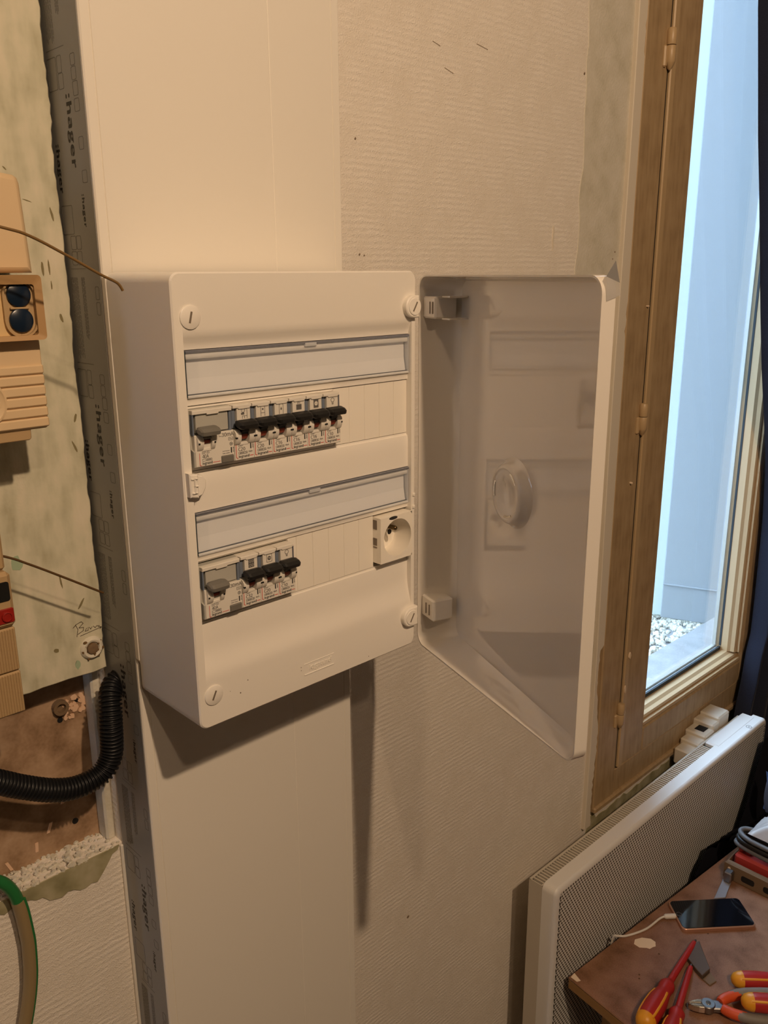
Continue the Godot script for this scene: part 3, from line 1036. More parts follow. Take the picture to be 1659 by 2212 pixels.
	for row in [[0.0092 + 8 * pitch, -0.1437, -0.1466, -0.0972, -0.0990], [0.0092 + 5 * pitch, -0.2668, -0.2702, -0.2197, -0.2204]]:
		mb = off(o)
		mb.box(Vector3(X0, row[2], 0.055), Vector3(row[0] - 0.0002, row[1], 0.0945), 0.0003)
		commit("cover_edge", mb, M.white, o)
		mb = off(o)
		mb.box(Vector3(X0, row[4], 0.055), Vector3(row[0] - 0.0002, row[3], 0.0948), 0.0002)
		commit("cover_edge", mb, M.white, o)
	build_door(o)

func screw_cap(o: Node3D, at: Vector3, ang: float) -> void:
	var s := empty("screw_cap", o)
	var mb := fr(o, Basis.IDENTITY, at)
	mb.lathe(PackedVector2Array([Vector2(0.0086, -0.0005), Vector2(0.0086, 0.0009), Vector2(0.0080, 0.0013), Vector2(0.0, 0.0013)]), 28)
	commit("cap_disc", mb, M.white, s)
	mb = fr(o, Basis(Vector3(0, 0, 1), -ang), at + Vector3(0, 0, 0.0013))
	mb.box(Vector3(-0.0008, -0.0042, -0.0003), Vector3(0.0008, 0.0042, 0.00015))
	commit("screw_slot", mb, M.slot, s)

func label_holder(o: Node3D, yt: float, yb: float, x0: float, x1: float) -> void:
	var h := empty("label_holder", o)
	var mb := off(o)
	mb.box(Vector3(x0 + 0.0002, yb, 0.070), Vector3(x1 - 0.0002, yt, 0.0720))
	mb.box(Vector3(x0 + 0.0002, yb, 0.070), Vector3(x0 + 0.0010, yt, 0.0975))
	commit("pocket", mb, M.hole, h)
	var xa := x0 + 0.0024
	var xc := x1 - 0.0012
	mb = off(o)
	mb.box(Vector3(xa, yt - 0.0024, 0.085), Vector3(x1 - 0.0003, yt - 0.0004, 0.0990), 0.0004)
	commit("hinge_edge", mb, M.smoke, h)
	# rounded ledge that throws a shadow on the card
	mb = off(o)
	var yb2 := Basis(Vector3(0, 1, 0), Vector3(0, 0, 1), Vector3(1, 0, 0))
	mb.xf = Transform3D(yb2, Vector3(xa, 0, 0) - o.position)
	mb.prism(PackedVector2Array([Vector2(yt - 0.0026, 0.086), Vector2(yt - 0.0026, 0.0972), Vector2(yt - 0.0036, 0.0976), Vector2(yt - 0.0066, 0.0974), Vector2(yt - 0.0072, 0.0968), Vector2(yt - 0.0072, 0.086)]), 0.0, xc - xa, 0.0, true)
	commit("ledge", mb, M.card_top, h)
	mb = off(o)
	var ym := lerpf(yt, yb, 0.60)
	cover_free(mb, PackedVector2Array([Vector2(yt - 0.0072, 0.0936), Vector2(ym, 0.0940), Vector2(yb + 0.0030, 0.0960)]), xa, xc - 0.0016)
	commit("label_card", mb, M.card, h)
	mb = off(o)
	mb.box(Vector3(xa, yb + 0.0002, 0.085), Vector3(x1 - 0.0003, yb + 0.0024, 0.0984), 0.0006)
	commit("lower_edge", mb, M.card_top, h)
	mb = off(o)
	mb.box(Vector3(xa, yb + 0.0026, 0.0950), Vector3(xc, yb + 0.0031, 0.0975))
	mb.box(Vector3(x0 + 0.0010, yb + 0.0010, 0.0930), Vector3(xa - 0.0001, yt - 0.0010, 0.0990))
	commit("edge_line", mb, M.gasket, h)
	mb = off(o)
	mb.box(Vector3(xc - 0.0006, yb + 0.002, 0.0930), Vector3(xc, yt - 0.0026, 0.0985))
	commit("end_rim", mb, M.rim_clear, h)
	mb = off(o)
	var ymx := (x0 + x1) * 0.5 + 0.002
	mb.box(Vector3(ymx - 0.006, yt - 0.0042, 0.0970), Vector3(ymx + 0.006, yt - 0.0012, 0.0996), 0.0003)
	commit("finger_tab", mb, M.rim_clear, h)
	mb = off(o)
	mb.box(Vector3(xa, yb + 0.0006, 0.0990), Vector3(x1 - 0.0004, yt - 0.0006, 0.0997))
	commit("clear_cover", mb, M.clear, h)

func cover_free(mb: MB, prof: PackedVector2Array, x0: float, x1: float) -> void:
	for i in prof.size() - 1:
		var a := Vector3(0, prof[i].x, prof[i].y)
		var b := Vector3(0, prof[i + 1].x, prof[i + 1].y)
		var e0 := Vector3(x0, 0, 0)
		var e1 := Vector3(x1, 0, 0)
		mb.quad(a + e0, a + e1, b + e1, b + e0, Vector3(0, 0, 1))
		var bk := Vector3(0, 0, -0.0006)
		mb.quad(a + e0 + bk, a + e1 + bk, b + e1 + bk, b + e0 + bk, Vector3(0, 0, -1))

func build_door(o: Node3D) -> void:
	var d := empty("door", o)
	var th := deg_to_rad(71.7)
	var u := Vector3(-cos(th), 0, sin(th))
	var n := Vector3(sin(th), 0, cos(th))
	# local frame: x = across the door from the hinge, y = up, z = out of the closed door. x cross y must be z.
	var hinge := Vector3(0.2508, 0, 0.1040)
	var b := Basis(u, UP, n)    # left-handed frame; the builder only maps points and turns faces by their normals
	var W := 0.2526
	var yT := -0.0035
	var yB := -0.3605
	var wi := func(x: float) -> float: return 0.0331 - 0.0900 * x
	# outline of the rim, and of the inner floor of the tray
	var K := 8
	var rim := rrect(0.0, yB, W, yT, 0.0125, K)
	var rim2 := rrect(0.0014, yB + 0.0014, W - 0.0014, yT - 0.0014, 0.0112, K)
	var flo := rrect(0.0245, yB + 0.0130, W - 0.0090, yT - 0.0050, 0.0100, K)
	var mb := fr(o, b, hinge)
	mb.xf = Transform3D(b, hinge - o.position)
	var cx := W * 0.5
	var cy := (yT + yB) * 0.5
	# rim edge
	for i in rim.size():
		var j := (i + 1) % rim.size()
		mb.quad(Vector3(rim[i].x, rim[i].y, 0), Vector3(rim[j].x, rim[j].y, 0), Vector3(rim2[j].x, rim2[j].y, 0), Vector3(rim2[i].x, rim2[i].y, 0), Vector3(0, 0, -1))
	# inside wall of the tray, rounded towards the floor
	var steps := 6
	var rings: Array = []
	for s in steps + 1:
		var t := float(s) / steps
		var ring := PackedVector3Array()
		for i in rim2.size():
			var f := flo[i]
			var r := rim2[i]
			var wz: float = wi.call(f.x)
			var q := sin(t * PI * 0.5)
			var p := 1.0 - cos(t * PI * 0.5)
			ring.append(Vector3(lerpf(r.x, f.x, lerpf(t, p, 0.6)), lerpf(r.y, f.y, lerpf(t, p, 0.6)), wz * lerpf(t, q, 0.6)))
		ring.append(ring[0])
		rings.append(ring)
	var g0 := mb.count
	mb_loop(mb, rings, Vector3(cx, cy, -0.1), true)
	# floor
	var tri_ := Geometry2D.triangulate_polygon(flo)
	for i in range(0, tri_.size(), 3):
		var v: Array[Vector3] = []
		for k in 3:
			var f := flo[tri_[i + k]]
			v.append(Vector3(f.x, f.y, wi.call(f.x)))
		var nn := Vector3(-0.0900, 0, -1).normalized()
		mb.tri(v[0], v[1], v[2], nn, nn, nn)
	# outside: straight skirt and outer face
	var out_r: Array = []
	var a := PackedVector3Array()
	var c := PackedVector3Array()
	for i in rim.size():
		a.append(Vector3(rim[i].x, rim[i].y, 0))
		c.append(Vector3(rim[i].x, rim[i].y, float(wi.call(rim[i].x)) + 0.0010))
	a.append(a[0])
	c.append(c[0])
	var e := PackedVector3Array()
	var rim3 := rrect(0.002, yB + 0.002, W - 0.002, yT - 0.002, 0.0107, K)
	for i in rim3.size():
		e.append(Vector3(rim3[i].x, rim3[i].y, float(wi.call(rim3[i].x)) + 0.0026))
	e.append(e[0])
	mb_loop(mb, [a, c], Vector3(cx, cy, 0.01), false)
	mb_loop(mb, [c, e], Vector3(cx, cy, 0.0), false)
	var t3 := Geometry2D.triangulate_polygon(rim3)
	for i in range(0, t3.size(), 3):
		var nn := Vector3(0.09, 0, 1).normalized()
		mb.tri(e[t3[i]], e[t3[i + 1]], e[t3[i + 2]], nn, nn, nn)
	commit("door_tray", mb, M.white_gloss, d)
	# round boss moulded into the inside of the door
	var bc := Vector3(0.131, -0.1780, wi.call(0.131))
	var bn := Vector3(-0.0900, 0, -1).normalized()
	var bx := Vector3(1, 0, -0.0900).normalized()
	var bb := Basis(bx, UP, bn)
	mb = MB.new(Transform3D(b, hinge - o.position) * Transform3D(bb, bc))
	mb.lathe(PackedVector2Array([Vector2(0.0305, -0.0004), Vector2(0.0290, 0.0006), Vector2(0.0272, 0.0030), Vector2(0.0252, 0.0070), Vector2(0.0235, 0.0088), Vector2(0.0215, 0.0093), Vector2(0.0205, 0.0086), Vector2(0.0196, 0.0084), Vector2(0.0115, 0.0084), Vector2(0.0110, 0.0080), Vector2(0.0, 0.0080)]), 48)
	commit("handle_boss", mb, M.white_gloss, d)
	for ang in [[52.0, 18.0], [178.0, 20.0], [285.0, 18.0]]:
		mb = MB.new(Transform3D(b, hinge - o.position) * Transform3D(bb, bc))
		var pl := circle(Vector2.ZERO, 0.0202, 10, ang[0] - ang[1], ang[0] + ang[1])
		var p2 := circle(Vector2.ZERO, 0.0184, 10, ang[0] - ang[1], ang[0] + ang[1])
		p2.reverse()
		pl.append_array(p2)
		mb.prism(pl, 0.0080, 0.0090, 0.0003)
		commit("boss_spring", mb, M.chrome, d)
	# hinge blocks
	mb = MB.new(Transform3D(b, hinge - o.position))
	mb.box(Vector3(0.0015, -0.0412, 0.0035), Vector3(0.0245, -0.0222, 0.026), 0.0015)
	commit("hinge_block", mb, M.white, d)
	mb = MB.new(Transform3D(b, hinge - o.position))
	mb.box(Vector3(0.0245, -0.0420, 0.010), Vector3(0.0385, -0.0405, 0.0295), 0.0005)
	mb.box(Vector3(0.0245, -0.0230, 0.010), Vector3(0.0385, -0.0215, 0.0295), 0.0005)
	commit("hinge_rib", mb, M.white, d)
	mb = MB.new(Transform3D(b, hinge - o.position))
	mb.box(Vector3(0.0150, -0.0370, 0.0028), Vector3(0.0158, -0.0265, 0.0040))
	mb.box(Vector3(0.0200, -0.0370, 0.0028), Vector3(0.0210, -0.0265, 0.0040))
	commit("hinge_slot", mb, M.slot, d)
	mb = MB.new(Transform3D(b, hinge - o.position))
	mb.box(Vector3(0.0030, -0.3300, 0.0035), Vector3(0.0260, -0.3080, 0.026), 0.0015)
	commit("hinge_block", mb, M.white, d)
	mb = MB.new(Transform3D(b, hinge - o.position))
	mb.box(Vector3(0.0120, -0.3250, 0.0028), Vector3(0.0130, -0.3140, 0.0040))
	mb.box(Vector3(0.0185, -0.3250, 0.0028), Vector3(0.0196, -0.3140, 0.0040))
	commit("hinge_slot", mb, M.slot, d)
	# scrap of protective film on the free top corner
	mb = MB.new(Transform3D(b, hinge - o.position))
	var f3 := [Vector3(W + 0.0006, yT - 0.001, 0.0020), Vector3(W + 0.0006, yT - 0.0165, 0.0035), Vector3(W + 0.0008, yT - 0.0050, 0.0132), Vector3(W + 0.0008, yT - 0.0130, 0.0145), Vector3(W - 0.004, yT + 0.0090, 0.0130)]
	mb.tri(f3[0], f3[1], f3[2], Vector3(1, 0, 0), Vector3(1, 0, 0), Vector3(1, 0, 0))
	mb.tri(f3[2], f3[3], f3[1], Vector3(1, 0, 0), Vector3(1, 0, 0), Vector3(1, 0, 0))
	mb.tri(f3[0], f3[2], f3[4], Vector3(0, 1, 0), Vector3(0, 1, 0), Vector3(0, 1, 0))
	commit("film_scrap", mb, M.film_scrap, d)

func mb_loop(mb: MB, rings: Array, centre: Vector3, inward: bool) -> void:
	var h := rings.size()
	var w: int = rings[0].size()
	for i in h - 1:
		for j in w - 1:
			var qs := [rings[i][j], rings[i][j + 1], rings[i + 1][j + 1], rings[i + 1][j]]
			var ns: Array[Vector3] = []
			for k in 4:
				var ii: int = i + (0 if k < 2 else 1)
				var jj: int = j + (1 if (k == 1 or k == 2) else 0)
				var jm := jj - 1 if jj > 0 else w - 2
				var jp := jj + 1 if jj < w - 1 else 1
				var du: Vector3 = rings[ii][jp] - rings[ii][jm]
				var dv: Vector3 = rings[mini(ii + 1, h - 1)][jj] - rings[maxi(ii - 1, 0)][jj]
				var nn := du.cross(dv).normalized()
				var to: Vector3 = centre - rings[ii][jj]
				if (nn.dot(to) < 0.0) == inward:
					nn = -nn
				ns.append(nn)
			mb.quadn(qs[0], qs[1], qs[2], qs[3], ns[0], ns[1], ns[2], ns[3])

# ------------------------------------------------------------------ modules in the panel
func lever(t: Node3D, x0: float, x1: float, y: float, z: float, m: Material) -> void:
	# octagonal bar along x with rounded ends
	var mb := MB.new()
	var hy := 0.0030
	var hz := 0.0056
	var sec := PackedVector2Array([Vector2(-1, -0.45), Vector2(-0.5, -1), Vector2(0.5, -1), Vector2(1, -0.45), Vector2(1, 0.45), Vector2(0.5, 1), Vector2(-0.5, 1), Vector2(-1, 0.45)])
	var tilt := 0.25
	var st := [[0.0, 0.55], [0.0012, 0.88], [0.003, 1.0], [x1 - x0 - 0.003, 1.0], [x1 - x0 - 0.0012, 0.88], [x1 - x0, 0.55]]
	var rings: Array = []
	for s in st:
		var ring := PackedVector3Array()
		for p in sec:
			var v := Vector2(p.x * hy * s[1], p.y * hz * s[1]).rotated(tilt)
			ring.append(Vector3(x0 + s[0], y + v.x, z + v.y))
		ring.append(ring[0])
		rings.append(ring)
	for i in rings.size() - 1:
		for k in 8:
			var mid: Vector3 = (rings[i][k] + rings[i][k + 1]) * 0.5 - Vector3(rings[i][k].x, y, z)
			mb.quad(rings[i][k], rings[i][k + 1], rings[i + 1][k + 1], rings[i + 1][k], mid)
	for e in [0, rings.size() - 1]:
		var nn := Vector3(-1, 0, 0) if e == 0 else Vector3(1, 0, 0)
		for k in range(1, 7):
			mb.tri(rings[e][0], rings[e][k], rings[e][k + 1], nn, nn, nn)
	# neck down to the drum
	mb.box(Vector3(x0 + (x1 - x0) * 0.30, y - 0.0065, z - 0.010), Vector3(x0 + (x1 - x0) * 0.72, y - 0.001, z - 0.0022), 0.0006)
	commit("lever", mb, m, t)

func drum(t: Node3D, x0: float, x1: float) -> void:
	var ab := Basis(Vector3(0, 1, 0), Vector3(0, 0, 1), Vector3(1, 0, 0))
	var mb := MB.new(Transform3D(ab, Vector3(x0, 0.0212, 0.0978)))
	mb.prism(circle(Vector2.ZERO, 0.0068, 28), 0.0, x1 - x0, 0.0, true)
	commit("drum", mb, M.black, t)
	mb = MB.new(Transform3D(ab, Vector3(x0 + 0.0003, 0.0212, 0.0978)))
	var pl := circle(Vector2.ZERO, 0.00695, 6, 98.0, 136.0)
	var p2 := circle(Vector2.ZERO, 0.0062, 6, 98.0, 136.0)
	p2.reverse()
	pl.append_array(p2)
	mb.prism(pl, 0.0, x1 - x0 - 0.0006, 0.0, true)
	commit("red_flag", mb, M.red_flag, t)

func shoulder(t: Node3D, x0: float, x1: float, notch_at: float) -> void:
	var ab := Basis(Vector3(0, 1, 0), Vector3(0, 0, 1), Vector3(1, 0, 0))
	var mb := MB.new(Transform3D(ab, Vector3(x0, 0, 0)))
	mb.prism(PackedVector2Array([Vector2(0.0118, 0.098), Vector2(0.0118, 0.1030), Vector2(0.0135, 0.1048), Vector2(0.0165, 0.1062), Vector2(0.0195, 0.1066), Vector2(0.0222, 0.1058), Vector2(0.0240, 0.1040), Vector2(0.0245, 0.098)]), 0.0, x1 - x0, 0.0, true)
	commit("shoulder", mb, M.module, t)
	mb = MB.new()
	mb.box(Vector3(notch_at - 0.0007, 0.0176, 0.1050), Vector3(notch_at + 0.0007, 0.0189, 0.10672))
	commit("notch", mb, M.hole, t)

func body_profile(mb: MB, x0: float, x1: float, top_z: float) -> void:
	var ab := Basis(Vector3(0, 1, 0), Vector3(0, 0, 1), Vector3(1, 0, 0))
	mb.xf = Transform3D(ab, Vector3(x0, 0, 0))
	mb.prism(PackedVector2Array([Vector2(0, 0.032), Vector2(0, 0.1030), Vector2(0.0005, 0.1035), Vector2(0.0120, 0.1035), Vector2(0.0135, 0.0995), Vector2(0.0250, 0.0985), Vector2(0.0252, 0.0980), Vector2(0.0425, top_z), Vector2(0.0433, top_z - 0.001), Vector2(0.0433, 0.032)]), 0.0, x1 - x0)

func icon(t: Node3D, kind: String, cx: float, cy: float, z: float) -> void:
	var mb := MB.new()
	var w := 0.00035
	var at := func(x: float, y: float) -> Vector2: return Vector2(cx + x * 0.001, cy + y * 0.001)
	match kind:
		"appliance":
			mb.stroke(closed(circle(at.call(-0.6, 2.6), 0.0017, 16)), w, z)
			mb.prism(circle(at.call(-1.1, 2.6), 0.0003, 6), z, z + 0.00012)
			mb.prism(circle(at.call(-0.1, 2.6), 0.0003, 6), z, z + 0.00012)
			mb.prism(PackedVector2Array([at.call(-2.6, -1.0), at.call(0.4, -1.0), at.call(0.4, 0.7), at.call(-2.6, 0.7)]), z, z + 0.00012)
			mb.stroke(PackedVector2Array([at.call(1.2, 3.4), at.call(3.0, 3.4), at.call(3.0, -4.0)]), w, z)
			mb.stroke(PackedVector2Array([at.call(-1.4, -4.0), at.call(-1.4, -2.0), at.call(3.0, -2.0)]), w, z)
			mb.stroke(PackedVector2Array([at.call(0.6, -2.0), at.call(0.6, -4.0)]), w, z)
		"dishwasher":
			mb.stroke(PackedVector2Array([at.call(-1.9, -4.2), at.call(-1.9, 3.8), at.call(1.9, 3.8), at.call(1.9, -4.2)]), w, z)
			mb.stroke(PackedVector2Array([at.call(-1.9, -1.6), at.call(1.9, -1.6)]), w, z)
			mb.prism(circle(at.call(0.0, 1.3), 0.0008, 8), z, z + 0.00012)
		"heater":
			mb.stroke(PackedVector2Array([at.call(-1.9, -4.5), at.call(-1.9, 3.0), at.call(-0.8, 3.6), at.call(0, 4.2), at.call(0.8, 3.6), at.call(1.9, 3.0), at.call(1.9, -4.5)]), w, z)
			mb.prism(PackedVector2Array([at.call(0, 1.2), at.call(0.8, -0.6), at.call(0.3, -1.4), at.call(-0.3, -1.4), at.call(-0.8, -0.6)]), z, z + 0.00012)
		"convector":
			mb.prism(PackedVector2Array([at.call(-2.7, -3.2), at.call(2.7, -3.2), at.call(2.7, 1.2), at.call(-2.7, 1.2)]), z, z + 0.00012)
			for k in 3:
				var x := -1.3 + k * 1.2
				mb.stroke(PackedVector2Array([at.call(x, 1.6), at.call(x - 0.3, 2.2), at.call(x + 0.2, 3.0), at.call(x - 0.1, 3.8)]), w, z)
		"socket":
			var sq := PackedVector2Array([at.call(-2.6, -3.6), at.call(2.6, -3.6), at.call(2.6, 3.2), at.call(-2.6, 3.2)])
			mb.prism(sq, z, z + 0.00012)
		"bulb":
			mb.stroke(closed(circle(at.call(0, 1.0), 0.0018, 18)), w, z)
			mb.stroke(PackedVector2Array([at.call(-0.7, -0.7), at.call(-0.6, -2.6)]), w, z)
			mb.stroke(PackedVector2Array([at.call(0.7, -0.7), at.call(0.6, -2.6)]), w, z)
			mb.stroke(PackedVector2Array([at.call(-0.6, -1.9), at.call(0.6, -1.9)]), w, z)
			mb.stroke(PackedVector2Array([at.call(-0.6, -2.6), at.call(0.6, -2.6)]), w, z)
		"hob":
			mb.prism(PackedVector2Array([at.call(-2.8, -3.8), at.call(2.8, -3.8), at.call(2.8, 3.2), at.call(-2.8, 3.2)]), z, z + 0.00012)
		"washer":
			mb.stroke(closed(PackedVector2Array([at.call(-2.6, -3.4), at.call(2.6, -3.4), at.call(2.6, 3.2), at.call(-2.6, 3.2)])), w, z)
			mb.prism(circle(at.call(0, -0.2), 0.0018, 18), z, z + 0.00012)
	commit("icon", mb, M.ink_grey, t)
	if kind == "socket":
		mb = MB.new()
		mb.prism(circle(at.call(0, 0), 0.0018, 20), z + 0.00012, z + 0.00022)
		commit("icon_disc", mb, M.module, t)
		mb = MB.new()
		mb.prism(circle(at.call(-0.8, 0), 0.0003, 6), z + 0.0002, z + 0.0003)
		mb.prism(circle(at.call(0.8, 0), 0.0003, 6), z + 0.0002, z + 0.0003)
		commit("icon_dots", mb, M.ink, t)
	elif kind == "hob":
		mb = MB.new()
		for p in [[-1.3, 1.5], [1.3, 1.5], [-1.3, -2.0], [1.3, -2.0]]:
			mb.stroke(closed(circle(at.call(p[0], p[1]), 0.0009, 14)), 0.0003, z + 0.00012)
		commit("icon_rings", mb, M.module, t)
	elif kind == "washer":
		mb = MB.new()
		mb.stroke(PackedVector2Array([at.call(-1.1, 0.1), at.call(-0.3, 0.3), at.call(0.3, -0.4), at.call(1.1, -0.2)]), 0.0004, z + 0.00012)
		commit("icon_wave", mb, M.module, t)

func breaker(x: float, y: float, rating: String, kind: String, label: String) -> void:
	var W := 0.0180
	var t := thing("circuit_breaker", label, "breaker", Vector3(x, y, 0), "circuit breakers in the panel")
	var mb := MB.new()
	body_profile(mb, 0.0001, W, 0.0985)
	commit("body", mb, M.module, t)
	# label window: card between two clear grey clips, closed by a thin top
	mb = MB.new()
	mb.box(Vector3(0.0044, 0.0262, 0.0975), Vector3(W - 0.0010, 0.0412, 0.1024), 0.0003)
	commit("label_window", mb, M.module, t)
	mb = MB.new()
	mb.box(Vector3(0.0005, 0.0250, 0.0965), Vector3(0.0040, 0.0414, 0.1006), 0.0006)
	commit("window_clip", mb, M.clip, t)
	mb = MB.new()
	mb.prism(PackedVector2Array([Vector2(0.0004, 0.0408), Vector2(0.0050, 0.0408), Vector2(0.0058, 0.0398), Vector2(0.0160, 0.0398), Vector2(0.0166, 0.0408), Vector2(W - 0.0003, 0.0408), Vector2(W - 0.0003, 0.0432), Vector2(0.0004, 0.0432)]), 0.085, 0.1034, 0.0004)
	commit("window_top", mb, M.module, t)
	if kind == "bulb":
		mb = MB.new()
		mb.box(Vector3(W - 0.0009, 0.0255, 0.0960), Vector3(W - 0.0001, 0.0412, 0.1032), 0.0002)
		commit("window_edge", mb, M.smoke, t)
	icon(t, kind, 0.0108, 0.0362, 0.1024)
	lever(t, 0.0003, W + 0.0001, 0.0287, 0.1085, M.black)
	drum(t, 0.0052, 0.0124)
	shoulder(t, 0.0001, 0.0050, 0.0008)
	shoulder(t, 0.0126, W, W - 0.0007)
	mb = MB.new()
	mb.prism(PackedVector2Array([Vector2(0.0046, 0.0118), Vector2(0.0130, 0.0118), Vector2(0.0118, 0.0142), Vector2(0.0058, 0.0142)]), 0.098, 0.1040, 0.0004)
	commit("rocker_seat", mb, M.module, t)
	# printing
	var z := 0.1035
	text(t, "print", "DNX³", Vector3(0.0034, 0.0106, z), 0.0018, M.ink_grey, Basis.IDENTITY, false, 0.0046)
	text(t, "print", rating, Vector3(0.0034, 0.0072, z), 0.0028, M.ink, Basis.IDENTITY, false, 0.0063)
	mb = MB.new()
	mb.stroke(closed(PackedVector2Array([Vector2(0.0035, 0.0047), Vector2(0.0116, 0.0047), Vector2(0.0116, 0.0063), Vector2(0.0035, 0.0063)])), 0.00022, z)
	mb.stroke(PackedVector2Array([Vector2(0.0098, 0.0047), Vector2(0.0098, 0.0063)]), 0.0002, z)
	mb.prism(PackedVector2Array([Vector2(0.0146, 0.0080), Vector2(0.0156, 0.0080), Vector2(0.0156, 0.0125), Vector2(0.0146, 0.0125)]), z, z + 0.00012)
	commit("print_marks", mb, M.ink, t)
	text(t, "print", "4500", Vector3(0.0044, 0.0050, z), 0.0010, M.ink_grey, Basis.IDENTITY, true, 0.0045)
	text(t, "print", "3", Vector3(0.0103, 0.0050, z), 0.0010, M.ink_grey, Basis.IDENTITY, true, 0.0007)
	text(t, "print", "6kA", Vector3(0.0130, 0.0052, z), 0.0014, M.ink, Basis.IDENTITY, false, 0.0036)
	text(t, "print", "4067", Vector3(0.0176, 0.0082, z), 0.0010, M.ink_grey, Basis(Vector3(0, 0, 1), PI / 2), true, 0.0040)
	text(t, "maker_name", "legrand", Vector3(0.0034, 0.0011, z), 0.0028, M.ink, Basis.IDENTITY, true, 0.0100)
	mb = MB.new()
	mb.stroke(PackedVector2Array([Vector2(0.0013, 0.0128), Vector2(0.0013, 0.0022), Vector2(0.0027, 0.0018)]), 0.0005, z)
	mb.stroke(PackedVector2Array([Vector2(0.0140, 0.0026), Vector2(0.0172, 0.0026)]), 0.0005, z)
	commit("red_line", mb, M.ink_red, t)

func rcd(x: float, y: float, label: String) -> void:
	var W := 0.0362
	var t := thing("residual_current_switch", label, "switch", Vector3(x, y, 0), "residual current switches in the panel")
	var mb := MB.new()
	body_profile(mb, 0.0, W, 0.0990)
	commit("body", mb, M.module_grey, t)
	mb = MB.new()
	mb.box(Vector3(0.0012, 0.0002, 0.098), Vector3(W - 0.0002, 0.0245, 0.1036), 0.0004)
	commit("face_plate", mb, M.module, t)
	mb = MB.new()
	mb.box(Vector3(0.0042, 0.0255, 0.0970), Vector3(0.0330, 0.0402, 0.1016), 0.0004)
	commit("label_window", mb, M.module_grey, t)
	mb = MB.new()
	mb.prism(PackedVector2Array([Vector2(0.0006, 0.0400), Vector2(0.0130, 0.0400), Vector2(0.0134, 0.0390), Vector2(0.0235, 0.0390), Vector2(0.0239, 0.0400), Vector2(0.0355, 0.0400), Vector2(0.0355, 0.0430), Vector2(0.0006, 0.0430)]), 0.085, 0.1036, 0.0004)
	commit("window_top", mb, M.module, t)
	mb = MB.new()
	mb.box(Vector3(0.0008, 0.0240, 0.0965), Vector3(0.0022, 0.0402, 0.1026), 0.0005)
	commit("window_clip", mb, M.clip, t)
	mb = MB.new()
	mb.box(Vector3(0.0336, 0.0240, 0.0965), Vector3(0.0358, 0.0402, 0.1020), 0.0005)
	commit("window_clip", mb, M.clip, t)
	lever(t, 0.0022, 0.0196, 0.0278, 0.1085, M.lever_grey)
	drum(t, 0.0078, 0.0144)
	shoulder(t, 0.0026, 0.0076, 0.0034)
	shoulder(t, 0.0146, 0.0180, 0.0172)
	mb = MB.new()
	mb.prism(PackedVector2Array([Vector2(0.0070, 0.0118), Vector2(0.0152, 0.0118), Vector2(0.0140, 0.0142), Vector2(0.0082, 0.0142)]), 0.098, 0.1042, 0.0004)
	commit("rocker_seat", mb, M.module, t)
	mb = MB.new()
	mb.box(Vector3(0.0236, 0.0004, 0.1000), Vector3(0.0348, 0.0060, 0.1050), 0.0006)
	commit("test_button", mb, M.lever_grey, t)
	var z := 0.1036
	text(t, "print", "30mA", Vector3(0.0252, 0.0205, z), 0.0030, M.ink, Basis.IDENTITY, false, 0.0106)
	text(t, "print", "I", Vector3(0.0226, 0.0208, z), 0.0014, M.ink, Basis.IDENTITY, false, 0.0004)
	mb = MB.new()
	mb.stroke(PackedVector2Array([Vector2(0.0233, 0.0212), Vector2(0.0248, 0.0212)]), 0.0003, z)
	mb.stroke(closed(PackedVector2Array([Vector2(0.0312, 0.0172), Vector2(0.0350, 0.0172), Vector2(0.0350, 0.0194), Vector2(0.0312, 0.0194)])), 0.00022, z)
	mb.stroke(PackedVector2Array([Vector2(0.0318, 0.0182), Vector2(0.0326, 0.0186), Vector2(0.0334, 0.0180), Vector2(0.0344, 0.0184)]), 0.00025, z)
	mb.stroke(closed(circle(Vector2(0.0333, 0.0143), 0.0013, 6)), 0.00035, z)
	mb.prism(circle(Vector2(0.0333, 0.0143), 0.0005, 6), z, z + 0.00012)
	mb.prism(PackedVector2Array([Vector2(0.0327, 0.0072), Vector2(0.0337, 0.0072), Vector2(0.0337, 0.0116), Vector2(0.0327, 0.0116)]), z, z + 0.00012)
	mb.stroke(closed(PackedVector2Array([Vector2(0.0070, 0.0042), Vector2(0.0152, 0.0042), Vector2(0.0152, 0.0058), Vector2(0.0070, 0.0058)])), 0.00022, z)
	commit("print_marks", mb, M.ink, t)
	text(t, "print", "4116", Vector3(0.0356, 0.0075, z), 0.0010, M.ink_grey, Basis(Vector3(0, 0, 1), PI / 2), true, 0.0040)
	text(t, "print", "DX³-ID", Vector3(0.0069, 0.0097, z), 0.0018, M.ink_grey, Basis.IDENTITY, false, 0.0064)
	text(t, "print", "40A", Vector3(0.0070, 0.0064, z), 0.0028, M.ink, Basis.IDENTITY, false, 0.0056)
	text(t, "print", "10000", Vector3(0.0098, 0.0045, z), 0.0010, M.ink_grey, Basis.IDENTITY, true, 0.0046)
	text(t, "print", "Test fréquents", Vector3(0.0250, 0.0087, z), 0.0010, M.ink_grey, Basis.IDENTITY, false, 0.0066)
	text(t, "print", "Tester souvent", Vector3(0.0250, 0.0070, z), 0.0010, M.ink_grey, Basis.IDENTITY, false, 0.0066)
	text(t, "maker_name", "legrand", Vector3(0.0068, 0.0008, z), 0.0028, M.ink, Basis.IDENTITY, true, 0.0088)
	mb = MB.new()
	mb.stroke(PackedVector2Array([Vector2(0.0046, 0.0106), Vector2(0.0046, 0.0012), Vector2(0.0060, 0.0010)]), 0.0004, z)
	mb.stroke(PackedVector2Array([Vector2(0.0162, 0.0022), Vector2(0.0226, 0.0022)]), 0.0004, z)
	commit("red_line", mb, M.ink_red, t)

